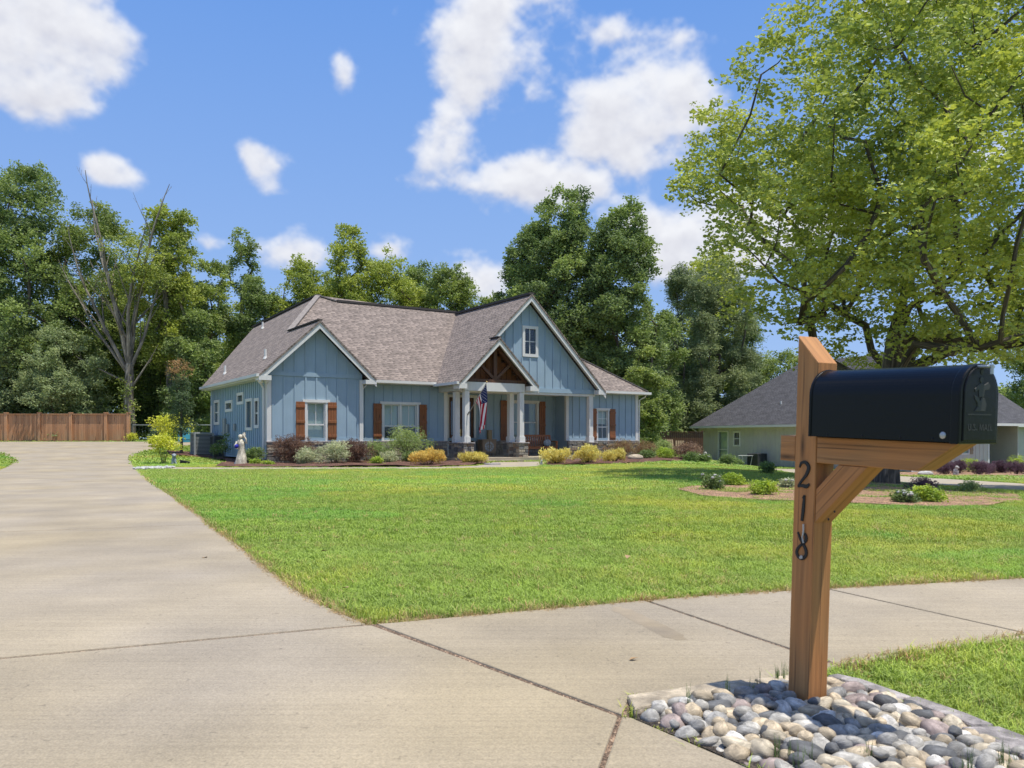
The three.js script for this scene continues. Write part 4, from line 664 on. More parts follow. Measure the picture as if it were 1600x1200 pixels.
function tree(name, label, group, x, d, o) {
  const y = hill(x, d), g = thing(name, label, 'tree', [x, y, -d], 0, group), r = rngOf(o.seed), top = o.top - y;
  o = { lobes: 26, clumps: 1500, ...o, top }; o.lobes = Math.round(o.lobes * 2.6); o.clumps *= 2.0; o.lr = (o.lr ?? 0.3) * 0.74; o.loose = true; o.twigs = true; o.squash = o.squash ?? 0.8; const lobes = lobesFor(o, r);
  const trunk = []; const bend = o.bend ?? 0.3, n = 6, th = o.trunkTop ?? lerp(o.base, top, 0.55); for (let k = 0; k <= n; k++) { const t = k / n; trunk.push(new THREE.Vector3(bend * Math.sin(t * 2.2 + o.seed), -0.3 + t * th, bend * Math.cos(t * 1.7 + o.seed * 2) - bend * Math.cos(o.seed * 2))); }
  const s = grow(trunk, lobes.map((l) => l.p), { r: o.tr ?? 0.0125 * top, seed: o.seed + 3, from: 2, step: 1.1, min: 0.018, pow: 0.58 });
  part(g, 'trunk', s.geo, o.bark ?? M.bark); foliage(g, lobes, { leaf: 0.19, ...o }, r); return g;
}
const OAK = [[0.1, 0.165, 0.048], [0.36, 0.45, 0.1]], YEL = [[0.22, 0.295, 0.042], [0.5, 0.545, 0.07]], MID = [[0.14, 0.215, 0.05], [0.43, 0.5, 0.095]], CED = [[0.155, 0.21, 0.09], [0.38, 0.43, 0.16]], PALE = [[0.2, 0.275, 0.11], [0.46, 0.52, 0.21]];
const WOOD = 'trees of the wood behind the fence', BACK = 'trees behind the blue house';
[
  // x, d, top, crown base, radius, colours, label, group, extra
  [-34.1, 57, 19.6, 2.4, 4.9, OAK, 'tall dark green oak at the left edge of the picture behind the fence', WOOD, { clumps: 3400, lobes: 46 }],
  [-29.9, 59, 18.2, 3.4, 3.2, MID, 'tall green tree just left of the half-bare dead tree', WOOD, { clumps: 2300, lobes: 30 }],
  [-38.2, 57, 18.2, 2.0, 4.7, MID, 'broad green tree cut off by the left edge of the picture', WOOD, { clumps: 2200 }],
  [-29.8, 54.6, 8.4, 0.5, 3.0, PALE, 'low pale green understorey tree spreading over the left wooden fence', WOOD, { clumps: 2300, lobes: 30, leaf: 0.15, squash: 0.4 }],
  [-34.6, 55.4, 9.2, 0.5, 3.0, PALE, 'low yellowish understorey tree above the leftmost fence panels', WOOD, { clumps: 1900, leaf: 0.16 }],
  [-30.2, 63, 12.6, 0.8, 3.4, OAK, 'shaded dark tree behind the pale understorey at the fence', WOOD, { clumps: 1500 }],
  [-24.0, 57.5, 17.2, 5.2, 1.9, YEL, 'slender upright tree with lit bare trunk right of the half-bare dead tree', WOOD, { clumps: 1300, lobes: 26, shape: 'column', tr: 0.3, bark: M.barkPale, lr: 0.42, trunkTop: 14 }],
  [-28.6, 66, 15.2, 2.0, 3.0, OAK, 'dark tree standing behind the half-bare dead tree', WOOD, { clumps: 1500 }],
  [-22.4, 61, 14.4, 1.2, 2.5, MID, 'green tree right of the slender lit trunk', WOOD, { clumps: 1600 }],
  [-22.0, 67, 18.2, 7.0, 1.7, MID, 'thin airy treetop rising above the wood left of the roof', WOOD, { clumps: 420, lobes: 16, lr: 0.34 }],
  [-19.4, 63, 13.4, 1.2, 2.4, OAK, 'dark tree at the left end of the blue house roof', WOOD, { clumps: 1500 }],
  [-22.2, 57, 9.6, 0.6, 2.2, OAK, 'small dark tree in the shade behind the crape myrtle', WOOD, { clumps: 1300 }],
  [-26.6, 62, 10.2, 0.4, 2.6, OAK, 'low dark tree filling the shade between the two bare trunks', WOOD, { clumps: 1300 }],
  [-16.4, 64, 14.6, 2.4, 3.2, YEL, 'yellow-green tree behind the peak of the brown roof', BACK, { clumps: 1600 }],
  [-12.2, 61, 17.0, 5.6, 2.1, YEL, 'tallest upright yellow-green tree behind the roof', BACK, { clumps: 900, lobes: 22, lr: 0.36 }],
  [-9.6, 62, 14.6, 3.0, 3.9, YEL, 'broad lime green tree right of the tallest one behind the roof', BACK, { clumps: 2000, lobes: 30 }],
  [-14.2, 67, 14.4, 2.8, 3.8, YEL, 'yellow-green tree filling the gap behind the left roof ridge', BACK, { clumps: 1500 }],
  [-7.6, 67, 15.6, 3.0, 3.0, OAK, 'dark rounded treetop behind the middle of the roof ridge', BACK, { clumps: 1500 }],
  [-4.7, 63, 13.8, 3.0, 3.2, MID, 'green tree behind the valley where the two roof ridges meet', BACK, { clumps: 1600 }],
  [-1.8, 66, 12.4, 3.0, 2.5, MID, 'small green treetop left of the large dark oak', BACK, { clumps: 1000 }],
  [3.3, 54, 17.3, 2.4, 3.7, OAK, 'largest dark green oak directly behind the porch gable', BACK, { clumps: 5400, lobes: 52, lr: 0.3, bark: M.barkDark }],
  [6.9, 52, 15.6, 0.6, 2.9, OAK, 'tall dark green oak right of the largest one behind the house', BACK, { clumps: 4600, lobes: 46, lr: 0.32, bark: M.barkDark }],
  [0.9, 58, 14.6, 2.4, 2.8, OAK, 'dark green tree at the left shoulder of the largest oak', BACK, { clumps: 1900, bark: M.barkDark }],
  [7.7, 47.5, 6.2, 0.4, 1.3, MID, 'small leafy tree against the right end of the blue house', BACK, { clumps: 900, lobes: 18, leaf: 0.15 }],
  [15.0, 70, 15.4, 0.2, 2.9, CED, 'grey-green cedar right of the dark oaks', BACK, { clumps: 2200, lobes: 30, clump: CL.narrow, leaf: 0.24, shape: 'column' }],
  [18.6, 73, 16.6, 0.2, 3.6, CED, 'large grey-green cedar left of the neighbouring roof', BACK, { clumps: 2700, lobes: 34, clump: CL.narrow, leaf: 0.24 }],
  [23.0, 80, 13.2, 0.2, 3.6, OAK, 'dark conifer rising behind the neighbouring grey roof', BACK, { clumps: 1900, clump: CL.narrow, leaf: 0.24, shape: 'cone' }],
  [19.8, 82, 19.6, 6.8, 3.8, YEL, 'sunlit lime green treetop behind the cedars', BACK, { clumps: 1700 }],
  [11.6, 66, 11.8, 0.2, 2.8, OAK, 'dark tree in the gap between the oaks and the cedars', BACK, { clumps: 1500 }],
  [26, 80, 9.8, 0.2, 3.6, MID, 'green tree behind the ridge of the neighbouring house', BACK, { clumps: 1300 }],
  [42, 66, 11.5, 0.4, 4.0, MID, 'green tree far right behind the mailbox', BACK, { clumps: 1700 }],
].forEach(([x, d, top, base, r, c, label, group, o], i) => tree(o.clump === CL.narrow ? 'cedar_tree' : 'broadleaf_tree', label, group, x, d, { top, base, r, c0: c[0], c1: c[1], seed: 100 + i * 13, ...o }));
// the wood farther back reads as one mass
{
  const g = new THREE.Group(); g.name = 'distant_wood'; g.userData = { kind: 'stuff', label: 'dark mass of distant woodland closing the view behind the trees', category: 'wood' }; scene.add(g);
  const r = rngOf(900), lobes = []; for (let k = 0; k < 300; k++) { const x = -75 + 160 * r(), d = 74 + 34 * r(), hgt = (x > 22 ? 7.5 : 12.5) * (0.75 + 0.4 * r()); for (let j = 0; j < 3; j++) lobes.push({ p: new THREE.Vector3(x + (r() - 0.5) * 4, hill(x, d) + 0.4 + (hgt - 1.6) * (j + r()) / 3, -d + (r() - 0.5) * 4), r: 1.5 + 1.3 * r(), tone: r() }); }
  foliage(g, lobes, { name: 'foliage', clumps: 46000, leaf: 0.34, c0: OAK[0], c1: MID[1] }, r);
}
// half-bare dead tree with pale limbs
{
  const x = -25.5, d = 54.6, y = hill(x, d), g = thing('dead_tree', 'half-bare dying tree with pale bare limbs fanning above the fence corner', 'tree', [x, y, -d]), r = rngOf(321);
  const geos = [tube([[0, -0.3, 0], [0.05, 1.4, 0], [-0.05, 3, 0.03], [0, 4.4, 0], [0.02, 5.2, 0]].map((q) => new THREE.Vector3(...q)), [0.42, 0.34, 0.31, 0.28, 0.24], 12)];
  const limb = (from, dir, len, rad, depth) => {
    const pts = [from], rr = [rad], n = Math.max(4, Math.round(len / 0.9)), d = dir.clone(); let q = from.clone();
    for (let k = 1; k <= n; k++) { d.add(new THREE.Vector3((r() - 0.5) * 0.16, 0.035, (r() - 0.5) * 0.16)).normalize(); q = q.clone().addScaledVector(d, len / n); pts.push(q); rr.push(Math.max(0.008, rad * (1 - 0.9 * k / n))); if (depth && k > 1 && k < n && r() < 0.9) { const side = d.clone().add(new THREE.Vector3((r() - 0.5) * 1.5, 0.15, (r() - 0.5) * 1.5)).normalize(); limb(q, side, len * (0.18 + 0.3 * r()) * (1.2 - k / n), Math.max(0.012, rr[k] * 0.55), depth - 1); } }
    geos.push(tube(pts, rr, rad > 0.1 ? 8 : 5));
  };
  for (const [h, a, zz, len, rad] of [[4.4, -0.42, 0.1, 10.5, 0.15], [4.9, -0.30, -0.15, 12.3, 0.17], [5.1, -0.14, 0.1, 12.8, 0.19], [5.1, -0.03, -0.1, 12.6, 0.19], [5.0, 0.12, 0.15, 9.6, 0.16], [4.4, -0.62, -0.1, 9.4, 0.12], [4.6, 0.3, 0, 8.2, 0.13], [3.9, -1.15, 0.1, 3.8, 0.09], [3.4, 0.62, 0.1, 3.6, 0.1]]) limb(new THREE.Vector3(0, h, 0), new THREE.Vector3(Math.sin(a), Math.cos(a), zz).normalize(), len, rad, 2);
  part(g, 'trunk', merge(geos), M.barkPale);
  const lobes = []; for (let k = 0; k < 13; k++) lobes.push({ p: new THREE.Vector3(-0.4 + (r() - 0.3) * 3.2, 8.5 + 5.0 * r(), (r() - 0.5) * 2), r: 0.75 + 0.5 * r(), tone: r() }); for (let k = 0; k < 7; k++) lobes.push({ p: new THREE.Vector3((r() - 0.5) * 0.7, 0.8 + k * 0.55, 0.25), r: 0.42, tone: 0.8 * r() });
  foliage(g, lobes, { clumps: 620, leaf: 0.17, c0: MID[0], c1: YEL[1] }, r);
}
// the big maple on the right
{
  const x = 9.3, d = 20.4, y = hill(x, d), g = thing('maple_tree', 'large spreading maple on the right with airy crown over the lawn', 'tree', [x, y, -d]), r = rngOf(77), lobes = [];
  let guard = 0; while (lobes.length < 200 && guard++ < 9000) {
    const u = r() * 2 - 1, a = r() * 6.283, q = Math.pow(r(), 0.38), s = Math.sqrt(1 - u * u), p = new THREE.Vector3(1.25 + Math.cos(a) * s * q * 6.1, 7.5 + u * q * 6.1, Math.sin(a) * s * q * 5.6);
    if (p.x < -0.6 && p.y > 11.4 + (p.x + 1.6) * 0.95) continue;             // crown slopes away to the left
    if (p.y < 2.75 + 0.2 * Math.abs(p.x - 1)) continue; if (lobes.some((e) => e.p.distanceTo(p) < 0.92)) continue;
    lobes.push({ p, r: 0.62 + 0.42 * r(), tone: r() });
  }
  const trunk = [[0, -0.3, 0], [0.03, 0.7, 0], [0.0, 1.5, 0.05], [0.12, 2.4, 0], [0.2, 3.6, 0.1], [0.5, 5.0, 0], [0.7, 6.6, 0.1]].map((p) => new THREE.Vector3(...p));
  const s = grow(trunk, lobes.map((l) => l.p), { r: 0.27, seed: 9, from: 3, step: 0.8, min: 0.012, pow: 0.53 }); part(g, 'trunk', s.geo, M.bark);
  foliage(g, lobes, { clumps: 13500, leaf: 0.11, squash: 0.62, clump: CL.maple, c0: [0.20, 0.28, 0.06], c1: [0.58, 0.61, 0.09], loose: true, twigs: true }, r);
}
// ---------------------------------------------------------------- shrubs
const KIND = {
  gold: { c0: [0.66, 0.54, 0.085], c1: [0.86, 0.78, 0.26], leaf: 0.095, clump: CL.upright, n: 200, lobes: 16 }, goldOrange: { c0: [0.68, 0.45, 0.09], c1: [0.86, 0.70, 0.18], leaf: 0.095, clump: CL.upright, n: 210, lobes: 16 },
  lime: { c0: [0.27, 0.42, 0.028], c1: [0.50, 0.60, 0.045], leaf: 0.055, clump: CL.broad, n: 260 }, green: { c0: [0.10, 0.17, 0.04], c1: [0.24, 0.33, 0.07], leaf: 0.06, clump: CL.broad, n: 230 },
  burgundy: { c0: [0.102, 0.051, 0.037], c1: [0.255, 0.128, 0.060], leaf: 0.06, clump: CL.fine, n: 300 }, red: { c0: [0.289, 0.111, 0.060], c1: [0.357, 0.289, 0.102], leaf: 0.06, clump: CL.fine, n: 260 },
  cream: { c0: [0.255, 0.340, 0.145], c1: [0.680, 0.680, 0.408], leaf: 0.05, clump: CL.broad, n: 300 }, nandina: { c0: [0.19, 0.29, 0.06], c1: [0.44, 0.52, 0.16], leaf: 0.085, clump: CL.narrow, n: 230 },
  purple: { c0: [0.076, 0.034, 0.051], c1: [0.187, 0.093, 0.128], leaf: 0.07, clump: CL.fine, n: 300 }, weeping: { c0: [0.221, 0.111, 0.068], c1: [0.374, 0.255, 0.145], leaf: 0.09, clump: CL.narrow, n: 190 }, yellow: { c0: [0.510, 0.544, 0.034], c1: [0.720, 0.720, 0.060], leaf: 0.09, clump: CL.broad, n: 110 },
};
function shrub(name, label, kind, x, d, w, h, o = {}) {
  const y = hill(x, d) + (o.lift ?? 0.03), g = thing(name, label, 'shrub', [x, y, -d], 0, o.group), k = { ...KIND[kind], ...o }, r = rngOf(Math.round(Math.abs(x) * 931 + d * 77)), list = [], cols = [], stems = [], R = w / 2;
  const lob = []; for (let j = 0; j < (k.lobes ?? 9); j++) { const a = r() * 6.283, q = R * (k.lobes === 16 ? 0.78 : 0.62) * Math.sqrt(r()); lob.push([Math.cos(a) * q, h * ((o.low ?? 0.28) + (0.72 - (o.low ?? 0.28)) * r() * (1 - 0.5 * q / R)), Math.sin(a) * q, (k.lobes === 16 ? 0.2 + 0.12 * r() : 0.30 + 0.16 * r()) * Math.min(w, h * 1.3), r()]); }
  for (let j = 0; j < k.n; j++) { const l = lob[j % lob.length], v = new THREE.Vector3(r() - 0.5, r() - 0.4, r() - 0.5).normalize().multiplyScalar(l[3] * (0.5 + 0.55 * r())), p = new THREE.Vector3(l[0] + v.x, Math.max(0.04, l[1] + v.y * 0.8), l[2] + v.z); if (p.y > h) p.y = h - 0.1 * r(); const s = k.leaf * (0.7 + 0.6 * r()); list.push(new THREE.Matrix4().compose(p, rq(r), new THREE.Vector3(s, s, s))); cols.push(mixC(k.c0, k.c1, clamp(l[4] * 0.35 + r() * 0.75)).multiplyScalar(0.8 + 0.4 * r())); }
  for (const l of lob) stems.push(tube([[l[0] * 0.15, -0.05, l[2] * 0.15], [l[0] * 0.5, l[1] * 0.45, l[2] * 0.5], [l[0], l[1], l[2]]], [0.014, 0.01, 0.005], 4));
  part(g, 'stem', merge(stems), M.bark); copies(g, 'foliage', k.clump, M.leaf, list, cols);
  if (o.flowers) { const fl = [], rr = rngOf(5); for (let j = 0; j < o.flowers; j++) { const l = lob[j % lob.length]; fl.push(bumpy(ball(0.035, 0, 0, 0, 1, 0.7, 1, 5), 0.2, 40, j).translate(l[0] + (rr() - 0.5) * l[3] * 1.6, Math.min(h, l[1] + l[3] * (0.3 + 0.5 * rr())), l[2] + (rr() - 0.2) * l[3] * 1.4)); } part(g, 'blossom', merge(fl), M.whiteStone); }
  return g;
}
const bed = 'shrubs in the mulch bed along the front of the blue house', goldG = 'low golden shrubs along the front bed', side = 'shrubs in the pine straw bed under the maple', hedge = 'purple shrubs along the neighbouring front';
[
  ['leafy_shrub', 'glossy green shrub at the left front corner of the blue house', 'green', -9.45, 29.9, 0.72, 0.76, bed, { n: 200 }],
  ['burgundy_shrub', 'large dark burgundy shrub left of the gable window', 'burgundy', -8.05, 30.3, 1.4, 1.15, bed, { n: 420 }],
  ['variegated_shrub', 'small cream-edged shrub below the gable window', 'cream', -7.4, 29.2, 0.84, 0.66, bed],
  ['variegated_shrub', 'large cream-edged shrub right of the gable window', 'cream', -6.5, 30.2, 1.26, 0.9, bed, { n: 420 }],
  ['burgundy_shrub', 'brownish burgundy shrub at the right corner of the front gable', 'burgundy', -6.0, 31.4, 1.1, 1.03, bed],
  ['ground_shrub', 'tiny chartreuse shrub left of the burgundy shrub by the front path', 'lime', -9.1, 29.0, 0.48, 0.22, bed, { n: 90, lobes: 5 }],
  ['ground_shrub', 'flat lime green mat beside the tiny chartreuse shrub', 'lime', -8.55, 28.8, 0.55, 0.14, bed, { n: 80, lobes: 5 }],
  ['leafy_shrub', 'leggy green shrub left of the recessed twin window', 'nandina', -5.2, 32.3, 0.9, 1.06, bed, { n: 150, leaf: 0.075 }],
  ['variegated_shrub', 'grey-cream shrub below the recessed twin window', 'cream', -4.7, 31.4, 0.66, 0.54, bed, { n: 230 }],
  ['tall_shrub', 'tall airy light green shrub in front of the twin window', 'nandina', -4.15, 33.0, 1.6, 1.72, bed, { n: 300, lobes: 14 }],
  ['leafy_shrub', 'small dark green shrub under the tall airy one', 'green', -4.0, 31.7, 0.5, 0.5, bed, { n: 130 }],
  ['ground_shrub', 'small chartreuse shrub at the path below the leggy green one', 'lime', -4.95, 29.8, 0.42, 0.3, bed, { n: 100, lobes: 5 }],
  ['golden_shrub', 'orange-tipped golden shrub left of the porch entrance', 'goldOrange', -3.0, 29.0, 1.38, 0.6, goldG],
  ['golden_shrub', 'small golden shrub in front of the left porch columns', 'gold', -1.45, 30.2, 1.0, 0.46, goldG, { n: 250 }],
  ['golden_shrub', 'golden shrub just right of the porch entrance', 'gold', 1.55, 29.9, 1.24, 0.64, goldG],
  ['golden_shrub', 'tallest golden shrub in the middle of the right bed', 'gold', 2.8, 30.6, 1.24, 0.7, goldG],
  ['golden_shrub', 'golden shrub farthest right beside the pale boulder', 'gold', 4.0, 32.2, 1.12, 0.54, goldG],
  ['red_shrub', 'reddish shrub hiding the right porch column foot', 'red', 4.75, 38.3, 1.6, 1.04, bed],
  ['red_shrub', 'red-brown shrub at the right corner of the blue house', 'red', 6.3, 39.6, 1.16, 0.84, bed],
  ['leafy_shrub', 'low dark green shrub behind the pale boulder', 'green', 6.2, 37.6, 0.8, 0.44, bed],
  ['leafy_shrub', 'taller green shrub past the right end of the blue house', 'nandina', 7.4, 40.8, 0.86, 1.06, bed, { n: 170 }],
  ['lime_shrub', 'bright lime green mound at the right end of the bed', 'lime', 7.15, 38.2, 0.94, 0.56, bed],
  ['weeping_maple', 'low weeping brown-red maple near the neighbouring house', 'weeping', 8.2, 38.2, 1.25, 0.82, bed, { low: 0.45 }],
  ['leafy_shrub', 'small green shrub below the weeping maple', 'green', 7.5, 34.4, 0.6, 0.44, bed, { n: 150 }],
  ['leafy_shrub', 'green white-flecked shrub right of the weeping maple', 'green', 8.2, 35.2, 0.56, 0.46, bed, { n: 140, flowers: 6 }],
  ['leafy_shrub', 'dark green shrub below the neighbouring storm door', 'green', 9.0, 34.4, 0.86, 0.46, bed],
  ['leafy_shrub', 'small dark shrub at the edge of the neighbouring driveway', 'green', 10.15, 36.5, 0.3, 0.32, bed, { n: 70 }],
  ['conifer_shrub', 'little upright evergreen at the lawn edge left of the mailbox post', 'green', 7.35, 23.6, 0.42, 0.48, side, { n: 150, lobes: 7, leaf: 0.05 }],
  ['leafy_shrub', 'white-flecked green shrub farthest left in the pine straw', 'green', 3.72, 15.3, 0.36, 0.28, side, { n: 170, leaf: 0.042, flowers: 8 }],
  ['leafy_shrub', 'yellow-green shrub at the back of the pine straw bed', 'lime', 4.56, 16.7, 0.44, 0.27, side, { n: 170, leaf: 0.045 }],
  ['leafy_shrub', 'yellow-green shrub in the pine straw just left of the mailbox post', 'lime', 4.2, 13.7, 0.36, 0.28, side, { n: 170, leaf: 0.042 }],
  ['leafy_shrub', 'pale flowering shrub half hidden by the mailbox post', 'cream', 5.27, 15.8, 0.34, 0.2, side, { n: 130, leaf: 0.04, flowers: 5 }],
  ['leafy_shrub', 'white-flowering green shrub below the mailbox bracket', 'green', 5.86, 12.2, 0.33, 0.2, side, { n: 170, leaf: 0.038, flowers: 9 }],
  ['leafy_shrub', 'yellow-green shrub right of the white-flowering one', 'lime', 6.3, 12.4, 0.42, 0.26, side, { n: 210, leaf: 0.042 }],
  ['purple_shrub', 'thin dark purple shrub behind the yellow-green one under the maple', 'purple', 8.2, 16.4, 0.5, 0.26, side, { n: 90, leaf: 0.05 }],
  ['ground_shrub', 'sparse grey-green shrub in the shade at the right', 'nandina', 9.2, 16.5, 0.44, 0.2, side, { n: 70, leaf: 0.05 }],
  ['purple_shrub', 'leftmost clipped purple shrub beside the neighbouring path', 'purple', 23.7, 44.8, 0.98, 0.84, hedge], ['purple_shrub', 'small clipped purple shrub second from the left', 'purple', 25.7, 47.0, 0.8, 0.74, hedge],
  ['purple_shrub', 'widest clipped purple shrub in front of the neighbouring window', 'purple', 24.9, 43.6, 1.02, 0.84, hedge], ['purple_shrub', 'narrow clipped purple shrub right of the neighbouring window', 'purple', 27.4, 47.2, 0.68, 0.74, hedge],
  ['purple_shrub', 'clipped purple shrub second from the right end of the row', 'purple', 28.6, 47.8, 0.86, 0.78, hedge], ['purple_shrub', 'rightmost clipped purple shrub at the picture edge', 'purple', 27.7, 45.0, 0.96, 0.8, hedge],
  ['leafy_shrub', 'yellow-green shrub under the neighbouring window behind the purple row', 'lime', 27.3, 49.0, 1.0, 0.9, null], ['leafy_shrub', 'round yellow-green shrub at the right picture edge', 'lime', 30.4, 49.5, 1.2, 1.15, null],
  ['rose_bush', 'tall leggy rose bush with white blooms by the side wall', 'green', -12.1, 34.4, 0.52, 1.48, bed, { n: 80, leaf: 0.06, flowers: 6, lobes: 10 }], ['rose_bush', 'smaller leggy rose bush beside the air conditioner', 'green', -12.75, 35.2, 0.42, 0.95, bed, { n: 60, leaf: 0.06, flowers: 3, lobes: 7 }],
  ['yellow_shrub', 'bright yellow young shrub with bare stems at the end of the front path', 'yellow', -12.85, 30.2, 0.9, 1.25, null, { low: 0.5, n: 120 }],
  ['yellow_shrub', 'spreading yellow sapling behind the front yellow shrub', 'yellow', -17.9, 43.0, 1.9, 1.65, null, { low: 0.66, n: 130, leaf: 0.12 }],
  ['yellow_shrub', 'small yellow shrub at the end of the wooden fence', 'yellow', -24.0, 51.8, 0.52, 0.62, null, { n: 60 }],
  ['leafy_shrub', 'blue-green shrub behind the wire rail at the fence end', 'green', -23.0, 53.5, 1.1, 1.1, null, { leaf: 0.1, c1: [0.22, 0.3, 0.2] }], ['leafy_shrub', 'yellow-green shrub left of the teal barrel', 'lime', -21.6, 52.6, 1.2, 1.0, null, { leaf: 0.1 }],
].forEach(([name, label, kind, x, d, w, h, group, o]) => shrub(name, label, kind, x, d, w, h, { ...(group ? { group } : {}), ...(o ?? {}) }));
// crape myrtle at the back corner of the side wall
{
  const x = -14.95, d = 37.0, y = hill(x, d), g = thing('crape_myrtle', 'narrow dark green crape myrtle with orange tips at the left side wall', 'tree', [x, y, -d]), r = rngOf(51), lobes = [];
  for (let k = 0; k < 26; k++) { const t = k / 25, a = r() * 6.28, q = 0.5 * r() * (1.1 - 0.5 * t); lobes.push({ p: new THREE.Vector3(Math.cos(a) * q, 1.1 + 3.1 * t, Math.sin(a) * q), r: 0.26 + 0.14 * r(), tone: t > 0.75 ? 1 : 0.25 * r() }); }
  const trunk = [[0, -0.2, 0], [0.03, 0.5, 0], [0, 1.1, 0.02], [0.05, 1.8, 0]].map((p) => new THREE.Vector3(...p)); const s = grow(trunk, lobes.map((l) => l.p), { r: 0.06, seed: 2, from: 1, min: 0.008, step: 0.4 });
  part(g, 'trunk', s.geo, M.bark); foliage(g, lobes.slice(0, 20), { clumps: 520, leaf: 0.07, c0: [0.07, 0.13, 0.045], c1: [0.16, 0.23, 0.07] }, r); foliage(g, lobes.slice(19), { name: 'orange_tips', clumps: 90, loose: true, leaf: 0.06, c0: [0.16, 0.20, 0.05], c1: [0.46, 0.26, 0.09] }, r);
}

// ---------------------------------------------------------------- neighbouring house (p runs from the far left corner towards the street, q to the right)
{
  const N0 = [14.8, 65], pd = [0.482, -0.876], g = thing('grey_house', 'low beige house with dark grey hip roof behind the mailbox', 'house', [N0[0], 0, -N0[1]], Math.atan2(-0.876, 0.482) * -1 - Math.PI / 1);
  // local x = along p, local z = towards the lawn side (-q)
  g.rotation.y = -Math.atan2(0.876, 0.482);
  const LEN = 18.6, W = 11, E = 1.86, base = -1.6, bt = (x0, x1, y0, y1, z0, z1) => box(x0, x1, y0, y1, z0, z1);
  const DR = [2.3, 3.22, -0.62, 1.46], WN = [3.95, 4.45, 0.5, 1.4], s = new THREE.Shape([[0, base], [LEN, base], [LEN, E], [0, E]].map(([x, y]) => new THREE.Vector2(x, y)));
  for (const [x0, x1, y0, y1] of [DR, WN]) s.holes.push(new THREE.Path([[x0, y0], [x1, y0], [x1, y1], [x0, y1]].map(([x, y]) => new THREE.Vector2(x, y))));
  const w = sub(g, 'wall'), wg = uvBox(new THREE.ExtrudeGeometry(s, { depth: 0.12, bevelEnabled: false })); wg.translate(0, 0, -0.12); part(w, 'siding', wg, M.beige);
  part(w, 'siding', [bt(0, 0.12, base, E, -W, -0.12), bt(0.12, LEN, base, E, -W, -W + 0.12)], M.beige);
  for (let x = 0.4; x < LEN; x += 0.42) for (const [p, q] of hatch(x - 0.025, x + 0.025, -1.0, E - 0.12, [DR, WN].map(([a, b, c, d]) => [a - 0.14, b + 0.14, c - 0.14, d + 0.14]))) part(w, 'batten', bt(x - 0.025, x + 0.025, p, q, 0, 0.02), M.beige);
  const fr = (o, [x0, x1, y0, y1], t) => part(o, 'frame', [bt(x0 - t, x0, y0 - t, y1 + t, -0.06, 0.035), bt(x1, x1 + t, y0 - t, y1 + t, -0.06, 0.035), bt(x0, x1, y0 - t, y0, -0.06, 0.035), bt(x0, x1, y1, y1 + t, -0.06, 0.035)], M.white);
  const d = sub(g, 'storm_door'); fr(d, DR, 0.11); part(d, 'pane', bt(DR[0], DR[1], DR[2], DR[3], -0.06, -0.055), M.glass); part(d, 'inner_door', bt(DR[0], DR[1], DR[2], DR[3], -0.2, -0.16), M.blind); part(d, 'rail', bt(DR[0], DR[1], 0.1, 0.16, -0.05, 0.0), M.white);
  const v = sub(g, 'window'); fr(v, WN, 0.12); part(v, 'muntin', [bt(WN[0], WN[1], 0.92, 0.98, -0.05, 0.0), bt(4.185, 4.215, WN[2], WN[3], -0.048, -0.02)], M.white); part(v, 'pane', bt(WN[0], WN[1], WN[2], WN[3], -0.06, -0.055), M.glass); part(v, 'room', bt(WN[0] - 0.3, WN[1] + 0.3, 0.2, 1.7, -1.4, -1.38), M.room);
  // front end: lit gable bay with window, and the recessed shaded wall beyond it
  const FW = [-5.55, -4.85, 0.05, 1.1], f = sub(g, 'wall'), fs = new THREE.Shape([[-7.6, base], [0, base], [0, E], [-7.6, E]].map(([x, y]) => new THREE.Vector2(x, y))); fs.holes.push(new THREE.Path([[FW[0], FW[2]], [FW[1], FW[2]], [FW[1], FW[3]], [FW[0], FW[3]]].map(([x, y]) => new THREE.Vector2(x, y))));
  const fg = uvBox(new THREE.ExtrudeGeometry(fs, { depth: 0.12, bevelEnabled: false })); fg.rotateY(Math.PI / 2); fg.scale(1, 1, -1); fg.translate(LEN - 0.12, 0, 0); { const p = fg.attributes.position, n = fg.attributes.normal; for (let i = 0; i < p.count; i++) p.setZ(i, -Math.abs(p.getZ(i))); fg.computeVertexNormals(); } part(f, 'siding', fg, M.beige);
  for (let z = 0.4; z < 7.5; z += 0.42) for (const [p, q] of hatch(-z - 0.025, -z + 0.025, -1.1, E, [[FW[0] - 0.5, FW[1] + 0.5, FW[2] - 0.2, FW[3] + 0.2]])) part(f, 'batten', bt(LEN, LEN + 0.02, p, q, -z - 0.025, -z + 0.025), M.beige);
  part(f, 'corner_board', [bt(LEN - 0.05, LEN + 0.03, -1.2, E, -7.72, -7.58), bt(LEN - 0.02, LEN + 0.03, -1.2, E, -0.08, 0.06)], M.white);
  const v2 = sub(g, 'window'); part(v2, 'frame', [bt(LEN - 0.05, LEN + 0.03, FW[2] - 0.08, FW[3] + 0.08, FW[0] - 0.08, FW[0]), bt(LEN - 0.05, LEN + 0.03, FW[2] - 0.08, FW[3] + 0.08, FW[1], FW[1] + 0.08), bt(LEN - 0.05, LEN + 0.028, 0.54, 0.61, FW[0], FW[1]), bt(LEN - 0.05, LEN + 0.028, FW[2] - 0.08, FW[2], FW[0], FW[1]), bt(LEN - 0.05, LEN + 0.028, FW[3], FW[3] + 0.08, FW[0], FW[1])], M.white); part(v2, 'pane', bt(LEN - 0.05, LEN - 0.045, FW[2], FW[3], FW[0], FW[1]), M.glass); part(v2, 'blind', bt(LEN - 0.12, LEN - 0.115, FW[2], FW[3], FW[0], FW[1]), M.blind);
